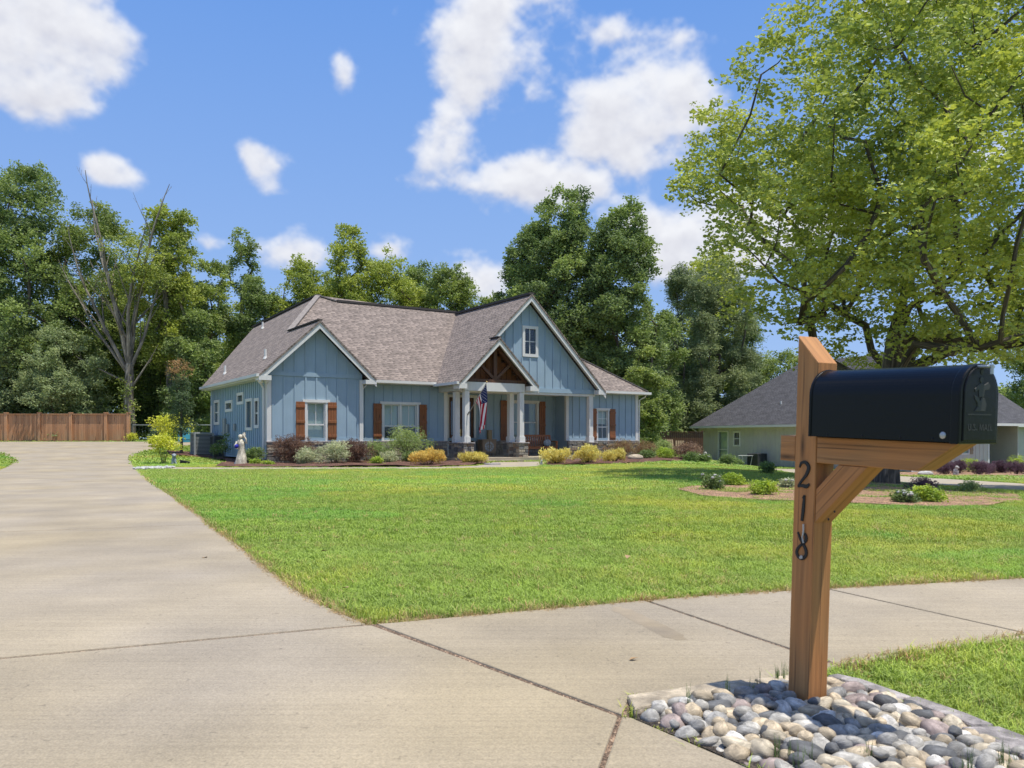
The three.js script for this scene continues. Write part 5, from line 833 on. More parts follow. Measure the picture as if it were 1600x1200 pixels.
  for (const z of [FW[0] - 0.42, FW[1] + 0.1]) part(sub(g, 'shutter'), 'plank', [bt(LEN + 0.02, LEN + 0.05, FW[2] - 0.06, FW[3] + 0.08, z, z + 0.32), bt(LEN + 0.05, LEN + 0.07, 0.85, 0.95, z, z + 0.32), bt(LEN + 0.05, LEN + 0.07, 0.2, 0.3, z, z + 0.32)], M.cabinet);
  part(f, 'siding', [bt(LEN - 2.6, LEN - 2.48, base, E, -W - 6, -7.7), bt(LEN - 2.5, LEN - 0.12, base, E, -7.7, -7.6)], M.beige);
  const R = sub(g, 'roof'), k = 0.82, o = 0.45, h = W / 2 + o, top = E + 0.1 + k * h;
  const P = { c00: [-o, E + 0.1, -o], c10: [LEN + o, E + 0.1, -o], c01: [-o, E + 0.1, W + o], c11: [LEN + o, E + 0.1, W + o], r0: [-o + h, top, W / 2], r1: [LEN + o - h, top, W / 2] };   // [x, y, b] with z = -b
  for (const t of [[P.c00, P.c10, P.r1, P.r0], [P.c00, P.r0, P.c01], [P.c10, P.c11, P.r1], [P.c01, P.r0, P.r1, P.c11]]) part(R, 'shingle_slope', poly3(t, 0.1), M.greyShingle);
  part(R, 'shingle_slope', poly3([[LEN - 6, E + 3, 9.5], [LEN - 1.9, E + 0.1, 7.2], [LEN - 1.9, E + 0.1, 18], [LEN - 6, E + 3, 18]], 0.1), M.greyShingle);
  part(R, 'gutter', [bt(-o, LEN + o, E - 0.08, E + 0.08, o, o + 0.1), bt(-o - 0.1, -o, E - 0.08, E + 0.08, -W, o), bt(LEN + o, LEN + o + 0.1, E - 0.08, E + 0.08, -W, o), bt(LEN - 1.9, LEN - 1.8, E - 0.08, E + 0.08, -18, -8.2)], M.white);
  part(R, 'soffit', [bt(-o, LEN + o, E - 0.06, E - 0.03, 0.0, o), bt(LEN, LEN + o, E - 0.06, E - 0.03, -W, 0)], M.white);
  part(g, 'downspout', tube([[-0.3, E - 0.1, 0.4], [-0.1, E - 0.35, 0.12], [0.05, E - 0.5, 0.07], [0.05, -0.9, 0.07]], [0.045, 0.045, 0.045, 0.045], 7), M.white);
  for (const [x, z, hh] of [[8.3, 4.5, 0.5], [7.2, 1.4, 0.2]]) part(R, 'vent_pipe', cyl(0.06, 0.06, hh + 0.2, x, E + 0.1 + k * (z + o) - 0.2, -z, 8), M.white);
}

// ---------------------------------------------------------------- fences
{
  const F = [-36.5, -34.33, -32.09, -29.98, -27.99, -25.76, -24.33], d = 52, y = 0.74, rnd = rngOf(3), mats = [M.fenceWood, M.fenceWoodB, M.fenceWoodC];
  const f = thing('wooden_fence', 'tall brown wooden privacy fence across the end of the driveway', 'fence', [0, 0, -d]);
  F.forEach((x, i) => { part(f, 'post', [box(x - 0.08, x + 0.08, 0.5, y + 1.84, -0.06, 0.1), box(x - 0.11, x + 0.11, y + 1.84, y + 1.89, -0.09, 0.13)], M.fenceWoodC); if (i < F.length - 1) { const x1 = F[i + 1], n = Math.round((x1 - x - 0.16) / 0.142), s = (x1 - x - 0.16) / n; for (let k = 0; k < n; k++) { const a = x + 0.08 + k * s; part(f, 'board', box(a + 0.004, a + s - 0.004, y - 0.1, y + 1.76, -0.035 + 0.008 * rnd(), -0.015), mats[Math.floor(rnd() * 3)]); } part(f, 'top_rail', box(x + 0.08, x1 - 0.08, y + 1.76, y + 1.81, -0.09, 0.07), M.fenceWood); part(f, 'bottom_rail', box(x + 0.08, x1 - 0.08, y + 0.02, y + 0.14, -0.012, 0.012), M.fenceWoodB); } });
  const w = thing('wire_fence', 'low galvanised wire fence at the right end of the wooden fence', 'fence', [0, 0, -54]); part(w, 'top_rail', tube([[-25, 1.86, 0], [-19.5, 1.86, 0]], [0.03, 0.03], 6), M.steel); for (const x of [-25, -22.3, -19.5]) part(w, 'post', tube([[x, 0.5, 0], [x, 1.9, 0]], [0.03, 0.03], 6), M.steel);
  for (let k = 0; k < 26; k++) part(w, 'wire', tube([[-25 + k * 0.21, 0.7, 0], [-25 + k * 0.21, 1.86, 0]], [0.004, 0.004], 4), M.steel);
  const b = thing('dark_fence', 'wooden fence between the two houses with shade put into its dark brown boards', 'fence', [9.6, 0, -62]); for (let k = 0; k < 33; k++) part(b, 'board', box(k * 0.15 - 0.07, k * 0.15 + 0.07, -1.2, 1.45 - 0.02 * rnd(), -0.02, 0.0), M.darkWood); part(b, 'top_rail', box(-0.1, 4.95, 1.45, 1.5, -0.06, 0.06), M.darkWood); for (let k = 0; k < 3; k++) part(b, 'post', box(k * 2.4 - 0.05, k * 2.4 + 0.05, -1.2, 1.56, -0.12, -0.03), M.darkWood);  // dark wood colour of this fence stands in for the shade on it
  const mk = (x, d2, tilt, label) => { const c = thing('garden_chair', label, 'chair', [x, hill(x, d2), -d2], tilt, 'pale wooden chairs by the dark fence'); for (let k = 0; k < 4; k++) part(c, 'back_slat', bar([-0.18 + k * 0.12, 0.35, 0], [-0.2 + k * 0.135, 1.0, -0.25], 0.095, 0.02), M.tan); part(c, 'seat', bar([0, 0.42, 0.5], [0, 0.34, 0.0], 0.52, 0.03), M.tan); for (const s of [-1, 1]) { part(c, 'leg', box(s * 0.27 - 0.03, s * 0.27 + 0.03, -0.02, 0.56, 0.42, 0.48), M.tan); part(c, 'leg', bar([s * 0.26, -0.02, -0.2], [s * 0.26, 0.42, 0.46], 0.05, 0.06), M.tan); part(c, 'armrest', box(s * 0.3 - 0.06, s * 0.3 + 0.06, 0.56, 0.585, -0.2, 0.5), M.tan); } };
  mk(9.4, 48.6, 0.2, 'left one of two pale slatted chairs by the dark fence'); mk(10.1, 49.4, -0.25, 'right one of two pale slatted chairs by the dark fence');
}

// ---------------------------------------------------------------- porch things
const onHouse = (a, y, b) => { const [x, d] = houseAt(a, b); return [x, y, -d]; };
{
  // flag on its pole
  const p = thing('flag_pole', 'slanted metal flag pole bracketed to the left porch column', 'pole', onHouse(7.74, 1.95, -1.42), TH);
  const A = new THREE.Vector3(0, 0.02, 0.05), B = new THREE.Vector3(0.34, 1.28, 0.95); part(p, 'pole', tube([A, B], [0.014, 0.012], 8), M.steel); part(p, 'bracket', [bar([0, -0.06, 0.02], [0, 0.08, 0.02], 0.06, 0.03), tube([[0, 0, 0.0], [0.03, 0.12, 0.1]], [0.028, 0.028], 8)], M.iron); part(p, 'finial', ball(0.03, B.x, B.y + 0.02, B.z), M.brass);
  const nu = 40, nv = 26, pos = [], uv = [], idx = [];   // u along the fly (hangs down), v along the pole
  for (let i = 0; i <= nu; i++) for (let j = 0; j <= nv; j++) {
    const u = i / nu, v = j / nv, q = A.clone().lerp(B, 0.97 - 0.56 * v), drop = u * 1.62, gather = 1 - 0.5 * sstep(0, 0.55, u), c = A.clone().lerp(B, 0.70), k = q.clone().sub(c).multiplyScalar(gather).add(c), fold = 0.085 * sstep(0, 0.4, u) * Math.sin(v * 13 + u * 2.2) + 0.03 * Math.sin(v * 6 + u * 5);
    k.y -= drop * (0.92 - 0.25 * v * (1 - u)); k.x += 0.05 * Math.sin(u * 3) + 0.5 * fold + 0.10 * u; k.z += fold * 0.8 - 0.12 * u; pos.push(k.x, k.y, k.z); uv.push(u, 1 - v);
  }
  for (let i = 0; i < nu; i++) for (let j = 0; j < nv; j++) { const a = i * (nv + 1) + j, b = a + nv + 1; idx.push(a, a + 1, b, b, a + 1, b + 1); }
  const fg = new THREE.BufferGeometry(); fg.setAttribute('position', new THREE.Float32BufferAttribute(pos, 3)); fg.setAttribute('uv', new THREE.Float32BufferAttribute(uv, 2)); fg.setIndex(idx); fg.computeVertexNormals();
  const o = part(scene, 'flag', fg, M.flag); o.position.copy(p.position); o.rotation.y = TH; o.userData = { label: 'red, white and blue striped flag with stars hanging at the porch', category: 'flag' };
  // cabinet with two doors and round medallion halves
  const c = thing('porch_cabinet', 'weathered brown wooden cabinet with round pale medallion doors on the porch', 'cabinet', onHouse(10.54, 0.18, 1.55), TH), w = 0.37;
  part(c, 'body', [box(-w, w, 0.12, 0.72, -0.36, 0)], M.cabinet); part(c, 'top', rbox(-w - 0.03, w + 0.03, 0.72, 0.76, -0.39, 0.04, 0.01), M.cabinet);
  for (const s of [-1, 1]) { const d = part(c, 'door', rbox(s < 0 ? -w + 0.02 : 0.008, s < 0 ? -0.008 : w - 0.02, 0.15, 0.7, 0, 0.02, 0.006), M.cabinet); const m = new THREE.RingGeometry(0.12, 0.22, 24, 1, s < 0 ? Math.PI / 2 : -Math.PI / 2, Math.PI), e = new THREE.CircleGeometry(0.09, 16, s < 0 ? Math.PI / 2 : -Math.PI / 2, Math.PI); for (const q of [m, e]) q.translate(s * 0.02, 0.43, 0.026); part(d, 'medallion', merge([m, e]), M.whiteStone); for (const z of [-0.32, -0.03]) part(c, 'leg', box(s * (w - 0.03) - 0.025, s * (w - 0.03) + 0.025, 0, 0.12, z - 0.025, z + 0.025), M.cabinet); }
  const l = thing('tan_box', 'upright tan wooden box standing on the porch cabinet', 'box', onHouse(10.66, 0.94, 1.72), TH); part(l, 'body', rbox(-0.1, 0.1, 0, 0.4, -0.08, 0.08, 0.008), M.tan); part(l, 'lid', rbox(-0.115, 0.115, 0.4, 0.425, -0.095, 0.095, 0.008), M.tan);
  // slatted bench
  const b = thing('porch_bench', 'reddish brown slatted wooden bench on the porch', 'bench', onHouse(12.85, 0.18, 0.75), TH), L = 0.8;
  for (let k = 0; k < 5; k++) part(b, 'seat_slat', rbox(-L, L, 0.4, 0.43, 0.05 + k * 0.1 - 0.3, 0.135 + k * 0.1 - 0.3, 0.006), M.shutter); part(b, 'apron', box(-L, L, 0.31, 0.4, 0.16, 0.19), M.shutter);
  for (let k = 0; k < 13; k++) part(b, 'back_slat', bar([-L + 0.06 + k * 0.123, 0.42, -0.3], [-L + 0.06 + k * 0.123, 0.9, -0.4], 0.075, 0.02), M.shutter); part(b, 'top_rail', rbox(-L - 0.03, L + 0.03, 0.89, 0.97, -0.43, -0.385, 0.01), M.shutter);
  for (const s of [-1, 1]) { part(b, 'leg', box(s * L - 0.035, s * L + 0.035, 0, 0.64, 0.12, 0.19), M.shutter); part(b, 'leg', bar([s * L, 0, -0.27], [s * L, 0.93, -0.41], 0.07, 0.06), M.shutter); part(b, 'armrest', rbox(s * L - 0.05, s * L + 0.05, 0.64, 0.675, -0.36, 0.22, 0.01), M.shutter); }
  const q = part(scene, 'bench_cushion', bumpy(ball(0.2, 0, 0, 0, 1.1, 0.85, 0.42), 0.06, 5, 3), M.cushion); q.position.set(...onHouse(13.35, 0.77, 0.92)); q.rotation.set(-0.25, TH, 0.3); q.userData = { label: 'pale blue patterned cushion on the right end of the porch bench', category: 'cushion' };
}
// ---------------------------------------------------------------- side yard and bed ornaments
{
  const ac = (name, label, x, d, w, h, mat, y = hill(x, d)) => { const g = thing(name, label, 'air conditioner', [x, y, -d], TH); part(g, 'pad', box(-w / 2 - 0.06, w / 2 + 0.06, -0.05, 0.05, -w / 2 - 0.06, w / 2 + 0.06), M.concrete); part(g, 'coil', box(-w / 2 + 0.03, w / 2 - 0.03, 0.05, h - 0.06, -w / 2 + 0.03, w / 2 - 0.03), M.darkPlastic); for (let k = 0; k < 15; k++) { const yy = 0.09 + k * (h - 0.2) / 14; part(g, 'louvre', [box(-w / 2 + 0.04, w / 2 - 0.04, yy, yy + 0.03, w / 2 - 0.03, w / 2), box(-w / 2, -w / 2 + 0.03, yy, yy + 0.03, -w / 2 + 0.04, w / 2 - 0.04)], mat); } for (const [sx, sz] of [[-1, -1], [1, -1], [-1, 1], [1, 1]]) part(g, 'corner_post', box(sx * w / 2 - 0.035, sx * w / 2 + 0.035, 0.05, h - 0.05, sz * w / 2 - 0.035, sz * w / 2 + 0.035), mat); part(g, 'top', rbox(-w / 2 - 0.03, w / 2 + 0.03, h - 0.07, h, -w / 2 - 0.03, w / 2 + 0.03, 0.02), mat); part(g, 'fan_guard', [0.1, 0.18, 0.26].map((r) => { const t = new THREE.TorusGeometry(Math.min(r, w / 2 - 0.06), 0.008, 5, 24); t.rotateX(Math.PI / 2); t.translate(0, h + 0.01, 0); return t; }), M.darkPlastic); };
  ac('air_conditioner', 'grey air conditioner beside the left side wall', -14.0, 37.0, 0.78, 1.04, M.acGrey, 0.2); ac('air_conditioner', 'dark grey air conditioner close behind the rose bushes', -12.95, 36.4, 0.66, 0.98, M.darkPlastic, 0.12);
  ac('air_conditioner', 'dark air conditioner against the neighbouring beige wall', 17.5, 58.5, 0.9, 0.95, M.darkPlastic);
  const m = sub(house, 'electric_meter'); part(m, 'box', [rbox(-0.12, -PROUD, 1.15, 1.85, -6.5, -6.2, 0.02), rbox(-0.12, -PROUD, 1.2, 1.6, -5.9, -5.72, 0.02), rbox(-0.1, -PROUD, 1.3, 1.6, -4.75, -4.55, 0.02)], M.acGrey);
  // statue of a robed figure with a jar on its shoulder and a blue ball
  const s = thing('garden_statue', 'cream stone statue of a robed figure holding a jar and blue ball', 'statue', [-9.75, 0.03, -29.4], 0.3);
  const robe = lathe([[0.0, 0], [0.22, 0], [0.23, 0.05], [0.19, 0.25], [0.15, 0.5], [0.13, 0.64], [0.145, 0.8], [0.15, 0.92], [0.10, 1.0], [0.05, 1.03], [0.0, 1.03]], 40); { const p = robe.attributes.position; for (let i = 0; i < p.count; i++) { const x = p.getX(i), z = p.getZ(i), yy = p.getY(i), a = Math.atan2(z, x), k = 1 + 0.10 * Math.sin(a * 9 + yy * 5) * sstep(0.85, 0.2, yy); p.setXYZ(i, x * k + 0.05 * Math.sin(yy * 3), yy, z * k * 0.8); } robe.computeVertexNormals(); }
  part(s, 'robe', robe, M.statue); part(s, 'head', [ball(0.075, 0.0, 1.11, 0.03, 0.9, 1.15, 1), ball(0.085, 0.0, 1.13, -0.005, 0.95, 1.05, 0.95), ball(0.015, 0, 1.1, 0.105)], M.statue); part(s, 'arm', [tube([[0.15, 0.92, 0.02], [0.24, 0.86, 0.09], [0.2, 1.05, 0.1], [0.13, 1.16, 0.06]], [0.05, 0.042, 0.035, 0.028], 8), tube([[-0.13, 0.92, 0.02], [-0.2, 0.76, 0.08], [-0.14, 0.66, 0.18], [-0.08, 0.65, 0.2]], [0.05, 0.042, 0.035, 0.03], 8)], M.statue); const jar = lathe([[0, 0], [0.05, 0.01], [0.08, 0.08], [0.07, 0.16], [0.035, 0.2], [0.05, 0.23], [0.0, 0.23]], 18); jar.rotateZ(-0.25); jar.translate(0.1, 1.06, -0.02); part(s, 'jar', jar, M.statue); s.scale.setScalar(0.9); part(s, 'gazing_ball', ball(0.085, -0.14, 0.74, 0.17), M.blueGlaze);
  // dog figurines
  const dog = (label, x, d, k, mat) => { const g = thing('dog_figurine', label, 'figurine', [x, hill(x, d) + 0.01, -d], 0.5); const b = bumpy(ball(0.09, 0, 0, 0, 0.85, 1.35, 1), 0.05, 9, 2); b.translate(0, 0.13, 0); const parts = [b, ball(0.06, 0, 0.30, 0.06, 0.9, 1, 1.1), ball(0.028, 0, 0.285, 0.125), tube([[0, 0.2, 0.03], [0, 0.3, 0.04]], [0.06, 0.05], 8), ball(0.022, -0.055, 0.31, 0.04, 0.6, 1.7, 1), ball(0.022, 0.055, 0.31, 0.04, 0.6, 1.7, 1), tube([[-0.04, 0.17, 0.07], [-0.04, 0.0, 0.09]], [0.026, 0.022], 6), tube([[0.04, 0.17, 0.07], [0.04, 0, 0.09]], [0.026, 0.022], 6), ball(0.05, -0.06, 0.04, 0.0, 0.7, 0.8, 1.3), ball(0.05, 0.06, 0.04, 0.0, 0.7, 0.8, 1.3)]; part(g, 'body', parts, mat); g.scale.setScalar(k); };
  dog('white and blue sitting dog figurine beside the yellow shrub', -12.3, 29.8, 1.15, M.cushion); dog('white dog figurine in front of the purple shrubs', 23.6, 43.6, 1.4, M.whiteStone); dog('small white figurine by the neighbouring corner', 13.3, 56.6, 1.6, M.whiteStone); dog('little white figurine beside the golden shrub at the porch walk', 1.05, 29.4, 0.55, M.whiteStone);
  // black landscape floodlight
  const fl = thing('garden_floodlight', 'black landscape floodlight lying in the grass beside the dog figurine', 'floodlight', [-11.95, 0.02, -29.9], 0.6); part(fl, 'housing', (() => { const g = rbox(-0.16, 0.16, 0.02, 0.12, -0.06, 0.06, 0.02); g.rotateZ(-0.2); g.translate(0, 0.03, 0); return g; })(), M.iron); part(fl, 'stake', tube([[-0.1, 0.1, 0], [-0.15, -0.08, 0]], [0.012, 0.008], 6), M.iron); part(fl, 'bracket', tube([[-0.14, 0.06, 0.05], [-0.16, 0.2, 0], [-0.14, 0.06, -0.05]], [0.01, 0.01, 0.01], 6), M.iron);
  // teal barrel
  const tb = thing('teal_barrel', 'teal plastic rain barrel standing behind the yellow sapling', 'barrel', [-19.6, hill(-19.6, 49), -49]); part(tb, 'body', lathe([[0, 0], [0.32, 0], [0.345, 0.06], [0.36, 0.45], [0.345, 0.8], [0.3, 0.9], [0.2, 0.97], [0, 0.99]], 26), M.teal); for (const y of [0.25, 0.62]) part(tb, 'hoop', (() => { const t = new THREE.TorusGeometry(0.362, 0.018, 6, 26); t.rotateX(Math.PI / 2); t.translate(0, y, 0); return t; })(), M.teal); part(tb, 'tap', tube([[0, 0.16, 0.35], [0, 0.16, 0.42], [0, 0.11, 0.43]], [0.018, 0.018, 0.015], 6), M.brass);
  // boulder, white stones, folding table
  const bo = part(scene, 'boulder', bumpy(new THREE.IcosahedronGeometry(0.34, 4).scale(1, 0.5, 0.75), 0.12, 3, 8), M.flagstoneTan); bo.position.set(5.45, 0.12, -36.2); bo.userData = { label: 'pale tan boulder at the right end of the golden shrubs', category: 'boulder' };
  const bs = part(scene, 'pale_boulder', bumpy(new THREE.IcosahedronGeometry(0.42, 4).scale(1, 0.36, 0.7), 0.14, 3, 18), M.whiteStone); bs.position.set(21.5, hill(21.5, 42.6) + 0.1, -42.6); bs.userData = { label: 'low whitish rock pile beside the neighbouring driveway', category: 'boulder' };
  { const r = rngOf(61), list = [], cols = [], g = new THREE.IcosahedronGeometry(1, 1); for (let k = 0; k < 240; k++) { const a = r() * 6.28, q = Math.sqrt(r()), s = 0.025 + 0.03 * r(); list.push(new THREE.Matrix4().compose(new THREE.Vector3(-11.35 + Math.cos(a) * q * 0.5, 0.045 + 0.02 * r(), -26.0 + Math.sin(a) * q * 1.0), rq(r), new THREE.Vector3(s, s * 0.7, s))); cols.push(lin(0.5, 0.5, 0.47).multiplyScalar(0.5 + 0.5 * r())); } const o = copies(scene, 'white_pebbles', g, new THREE.MeshStandardMaterial({ roughness: 0.9 }), list, cols); o.userData = { kind: 'stuff', label: 'patch of white pebbles at the left end of the front path', category: 'pebbles' }; }
  const tx = 16.75, td = 58.6, ft = thing('folding_table', 'white folding table standing beside the neighbouring air conditioner', 'table', [tx, hill(tx, td), -td], -0.5); part(ft, 'top', rbox(-0.52, 0.52, 0.72, 0.76, -0.25, 0.25, 0.01), M.white); for (const sx of [-1, 1]) for (const sz of [-0.2, 0.2]) part(ft, 'leg', tube([[sx * 0.48, 0.72, sz], [sx * 0.34, 0.0, sz]], [0.018, 0.018], 6), M.white); part(ft, 'panel', bar([-0.12, 0.02, 0.1], [-0.26, 0.7, 0.1], 0.3, 0.02), M.white);
  const sst = part(scene, 'stepping_stone', bumpy(new THREE.CylinderGeometry(0.3, 0.32, 0.05, 22), 0.03, 4, 2), M.flagstone); sst.position.set(-0.72, 0.06, -29.6); sst.userData = { label: 'flat grey stone at the edge of the porch walk', category: 'stone' };
}

// ---------------------------------------------------------------- mailbox on its wooden post (x' towards the street, z' the face with the numbers)
{
  const g = thing('mailbox', 'black arched mailbox on stained wooden post with house numbers', 'mailbox', [1.076, -0.012, -2.99], -62 * Math.PI / 180); g.rotation.set(0, -62 * Math.PI / 180, 0); g.rotateZ(-2.2 * Math.PI / 180);
  const w = 0.0475, ch = 0.004;
  const timber = (outline, z0, z1, along) => { const s = new THREE.Shape(outline.map(([x, y]) => new THREE.Vector2(x, y))), e = new THREE.ExtrudeGeometry(s, { depth: z1 - z0 - 2 * ch, bevelEnabled: true, bevelThickness: ch, bevelSize: ch, bevelOffset: -ch, bevelSegments: 2 }); e.translate(0, 0, z0 + ch); const u = uvBox(e), p = u.attributes.position, q = u.attributes.uv, n = u.attributes.normal, [dx, dy] = along; for (let i = 0; i < p.count; i++) { const x = p.getX(i), y = p.getY(i), z = p.getZ(i), l = x * dx + y * dy, c = -x * dy + y * dx; q.setXY(i, Math.abs(n.getZ(i)) > 0.6 ? c + 0.31 : z + 0.77 + (n.getX(i) * dy - n.getY(i) * dx) * 0.2, l + z0 * 3); } return u; };
  part(g, 'post', timber([[-w, -0.2], [w, -0.2], [w, 1.262], [-w, 1.362]], -w, w, [0, 1]), M.postWood);
  part(g, 'arm', timber([[w + 0.002, 0.908], [w + 0.395, 0.908], [w + 0.53, 1.0], [w + 0.002, 1.0]], -w, w - 0.001, [1, 0]), M.postWood);
  part(g, 'arm_stub', timber([[-w - 0.072, 0.908], [-w - 0.001, 0.908], [-w - 0.001, 1.0], [-w - 0.072, 1.0]], -w, w - 0.001, [1, 0]), M.postWood);
  part(g, 'brace', timber([[w + 0.001, 0.695], [w + 0.213, 0.907], [w + 0.093, 0.907], [w + 0.001, 0.815]], -w + 0.003, w - 0.004, [0.7071, 0.7071]), M.postWood);
  for (const [bx, by] of [[0.06, 0.715], [0.085, 0.745]]) part(g, 'bolt', ball(0.0045, w + bx, by, w - 0.004, 1, 1, 0.4, 6), M.iron);
  // the box: arched sheet metal
  const HW = 0.088, BH = 0.232, y0 = 1.003, x0 = w + 0.003, x1 = w + 0.54, arch = (hw, bh, z0) => { const s = []; s.push([-hw, 0], [-hw, bh - hw]); for (let k = 1; k < 28; k++) { const a = Math.PI - k / 28 * Math.PI; s.push([Math.cos(a) * hw, bh - hw + Math.sin(a) * hw]); } s.push([hw, bh - hw], [hw, 0]); return new THREE.Shape(s.map(([x, y]) => new THREE.Vector2(x, y))); };
  const ext = (sh, len, bev) => { const e = new THREE.ExtrudeGeometry(sh, { depth: len - 2 * bev, bevelEnabled: true, bevelThickness: bev, bevelSize: bev, bevelOffset: -bev, bevelSegments: 3, curveSegments: 30 }); e.translate(0, 0, bev); e.rotateY(Math.PI / 2); return e; };
  const soft = (e) => { e = e.toNonIndexed ? (e.index ? e.toNonIndexed() : e) : e; const p = e.attributes.position, n = e.attributes.normal; return e; };
  const body = ext(arch(HW, BH), x1 - x0, 0.003); body.translate(x0, y0, 0); part(g, 'box', uvBox(body), M.box);
  const back = ext(arch(HW + 0.004, BH + 0.004), 0.012, 0.004); back.translate(x0 - 0.002, y0 - 0.001, 0); part(g, 'back_rim', uvBox(back), M.box);
  const dr = ext(arch(HW + 0.006, BH + 0.006), 0.03, 0.005); dr.translate(x1 - 0.012, y0 - 0.004, 0); const door = part(g, 'door', uvBox(dr), M.box);
  const dp = ext(arch(HW - 0.010, BH - 0.012), 0.008, 0.003); dp.translate(x1 + 0.014, y0 + 0.005, 0); part(door, 'door_panel', uvBox(dp), M.box);
  part(g, 'door_pull', [rbox(x1 + 0.012, x1 + 0.05, y0 + BH - 0.012, y0 + BH - 0.004, -0.018, 0.018, 0.003), tube([[x1 + 0.05, y0 + BH - 0.03, 0], [x1 + 0.05, y0 + BH - 0.002, 0]], [0.006, 0.006], 8)], M.steel);
  part(g, 'rivet', [ball(0.011, x1 - 0.035, y0 + 0.02, HW, 1, 1, 0.35, 8)], M.steel);
  for (const x of [0.08, 0.22, 0.36, 0.47]) part(g, 'rivet', ball(0.0045, x0 + x, y0 + 0.008, HW, 1, 1, 0.4, 5), M.box);
  // embossed rider emblem and lettering on the door, worn grey
  M.worn = new THREE.MeshStandardMaterial({ name: 'worn', color: lin(0.036, 0.036, 0.034), roughness: 0.6 });
  const flat = (pts) => new THREE.Shape(pts.map(([x, y]) => new THREE.Vector2(x, y))), em = [];
  em.push(flat([[-0.030, -0.048], [0.018, -0.048], [0.024, -0.03], [0.016, -0.012], [0.002, -0.008], [-0.006, -0.02], [-0.02, -0.006], [-0.034, -0.004], [-0.03, -0.014], [-0.018, -0.024], [-0.016, -0.036]]));      // haunch and legs
  em.push(flat([[-0.012, -0.006], [0.010, -0.006], [0.014, 0.014], [0.034, 0.016], [0.040, 0.028], [0.030, 0.036], [0.012, 0.028], [-0.004, 0.034], [-0.02, 0.026], [-0.032, 0.016], [-0.03, 0.008], [-0.014, 0.016]]));      // body, neck and arm
  em.push(flat(Array.from({ length: 14 }, (_, k) => [-0.002 + 0.008 * Math.cos(k / 14 * 6.283), 0.044 + 0.009 * Math.sin(k / 14 * 6.283)]))); em.push(flat(Array.from({ length: 14 }, (_, k) => [-0.001 + 0.006 * Math.cos(k / 14 * 6.283), 0.068 + 0.008 * Math.sin(k / 14 * 6.283)])));
  const eg = em.map((s) => { const e = new THREE.ExtrudeGeometry(s, { depth: 0.0015, bevelEnabled: true, bevelThickness: 0.001, bevelSize: 0.001, bevelSegments: 1, curveSegments: 4 }); e.rotateY(Math.PI / 2); e.translate(x1 + 0.0215, y0 + 0.142, 0); return e; }); part(door, 'emblem', merge(eg), M.worn);
  part(door, 'relief_line', [box(x1 + 0.021, x1 + 0.0235, y0 + 0.082, y0 + 0.085, -0.05, 0.062)], M.worn);
  const font = await new FontLoader().loadAsync('fonts/droid/droid_sans_bold.typeface.json');
  const txt = (t, size, y) => { const e = new TextGeometry(t, { font, size, depth: 0.0015, curveSegments: 3 }); e.computeBoundingBox(); e.translate(-(e.boundingBox.max.x + e.boundingBox.min.x) / 2, 0, 0); e.rotateY(Math.PI / 2); e.translate(x1 + 0.0215, y0 + y, 0); return e; };
  part(door, 'lettering', txt('U.S. MAIL', 0.019, 0.036), M.worn);
  // house numbers 2 1 8 down the face: black metal strokes of uneven width
  const stroke = (pts, ws) => { const c = new THREE.CatmullRomCurve3(pts.map(([x, y]) => new THREE.Vector3(x, y, 0))), n = 30, L = [], R = []; for (let k = 0; k <= n; k++) { const t = k / n, p = c.getPoint(t), d = c.getTangent(t), i = t * (ws.length - 1), a = Math.floor(i), wd = lerp(ws[a], ws[Math.min(ws.length - 1, a + 1)], i - a) / 2; L.push([p.x - d.y * wd, p.y + d.x * wd]); R.push([p.x + d.y * wd, p.y - d.x * wd]); } const e = new THREE.ExtrudeGeometry(flat([...L, ...R.reverse()]), { depth: 0.003, bevelEnabled: true, bevelThickness: 0.001, bevelSize: 0.0008, bevelSegments: 1 }); return e; };
  const at = (list, y) => merge(list).translate(0, y, w + 0.0005);
  part(g, 'house_number', at([stroke([[-0.022, 0.026], [-0.014, 0.042], [0.006, 0.044], [0.019, 0.028], [0.010, 0.002], [-0.012, -0.024], [-0.026, -0.042]], [0.004, 0.008, 0.011, 0.013, 0.011, 0.008, 0.006]), stroke([[-0.027, -0.044], [-0.008, -0.040], [0.012, -0.041], [0.024, -0.032]], [0.007, 0.010, 0.012, 0.006])], 0.862), M.iron);
  part(g, 'house_number', at([stroke([[0.004, 0.046], [0.002, 0.02], [0.0, -0.01], [-0.004, -0.046]], [0.006, 0.010, 0.012, 0.010]), stroke([[0.004, 0.045], [-0.004, 0.036]], [0.006, 0.003])], 0.742), M.iron);
  part(g, 'house_number', at([stroke([[-0.021, 0.046], [-0.010, 0.026], [0.003, 0.008], [0.017, -0.010], [0.019, -0.030], [0.004, -0.046], [-0.016, -0.042], [-0.024, -0.024], [-0.014, -0.006], [0.002, 0.008], [0.017, 0.022], [0.014, 0.042], [0.0, 0.046]], [0.005, 0.008, 0.009, 0.011, 0.011, 0.009, 0.010, 0.011, 0.009, 0.007, 0.011, 0.010, 0.004])], 0.606), M.iron);
  part(g, 'white_streak', at([stroke([[0.007, 0.078], [0.008, 0.05], [0.004, 0.03], [0.010, 0.012]], [0.003, 0.004, 0.002, 0.004]), stroke([[-0.004, -0.046], [0.002, -0.04], [0.004, -0.046]], [0.006, 0.009, 0.005])], 0.607).translate(0, 0, 0.0045), M.whiteStone);
}
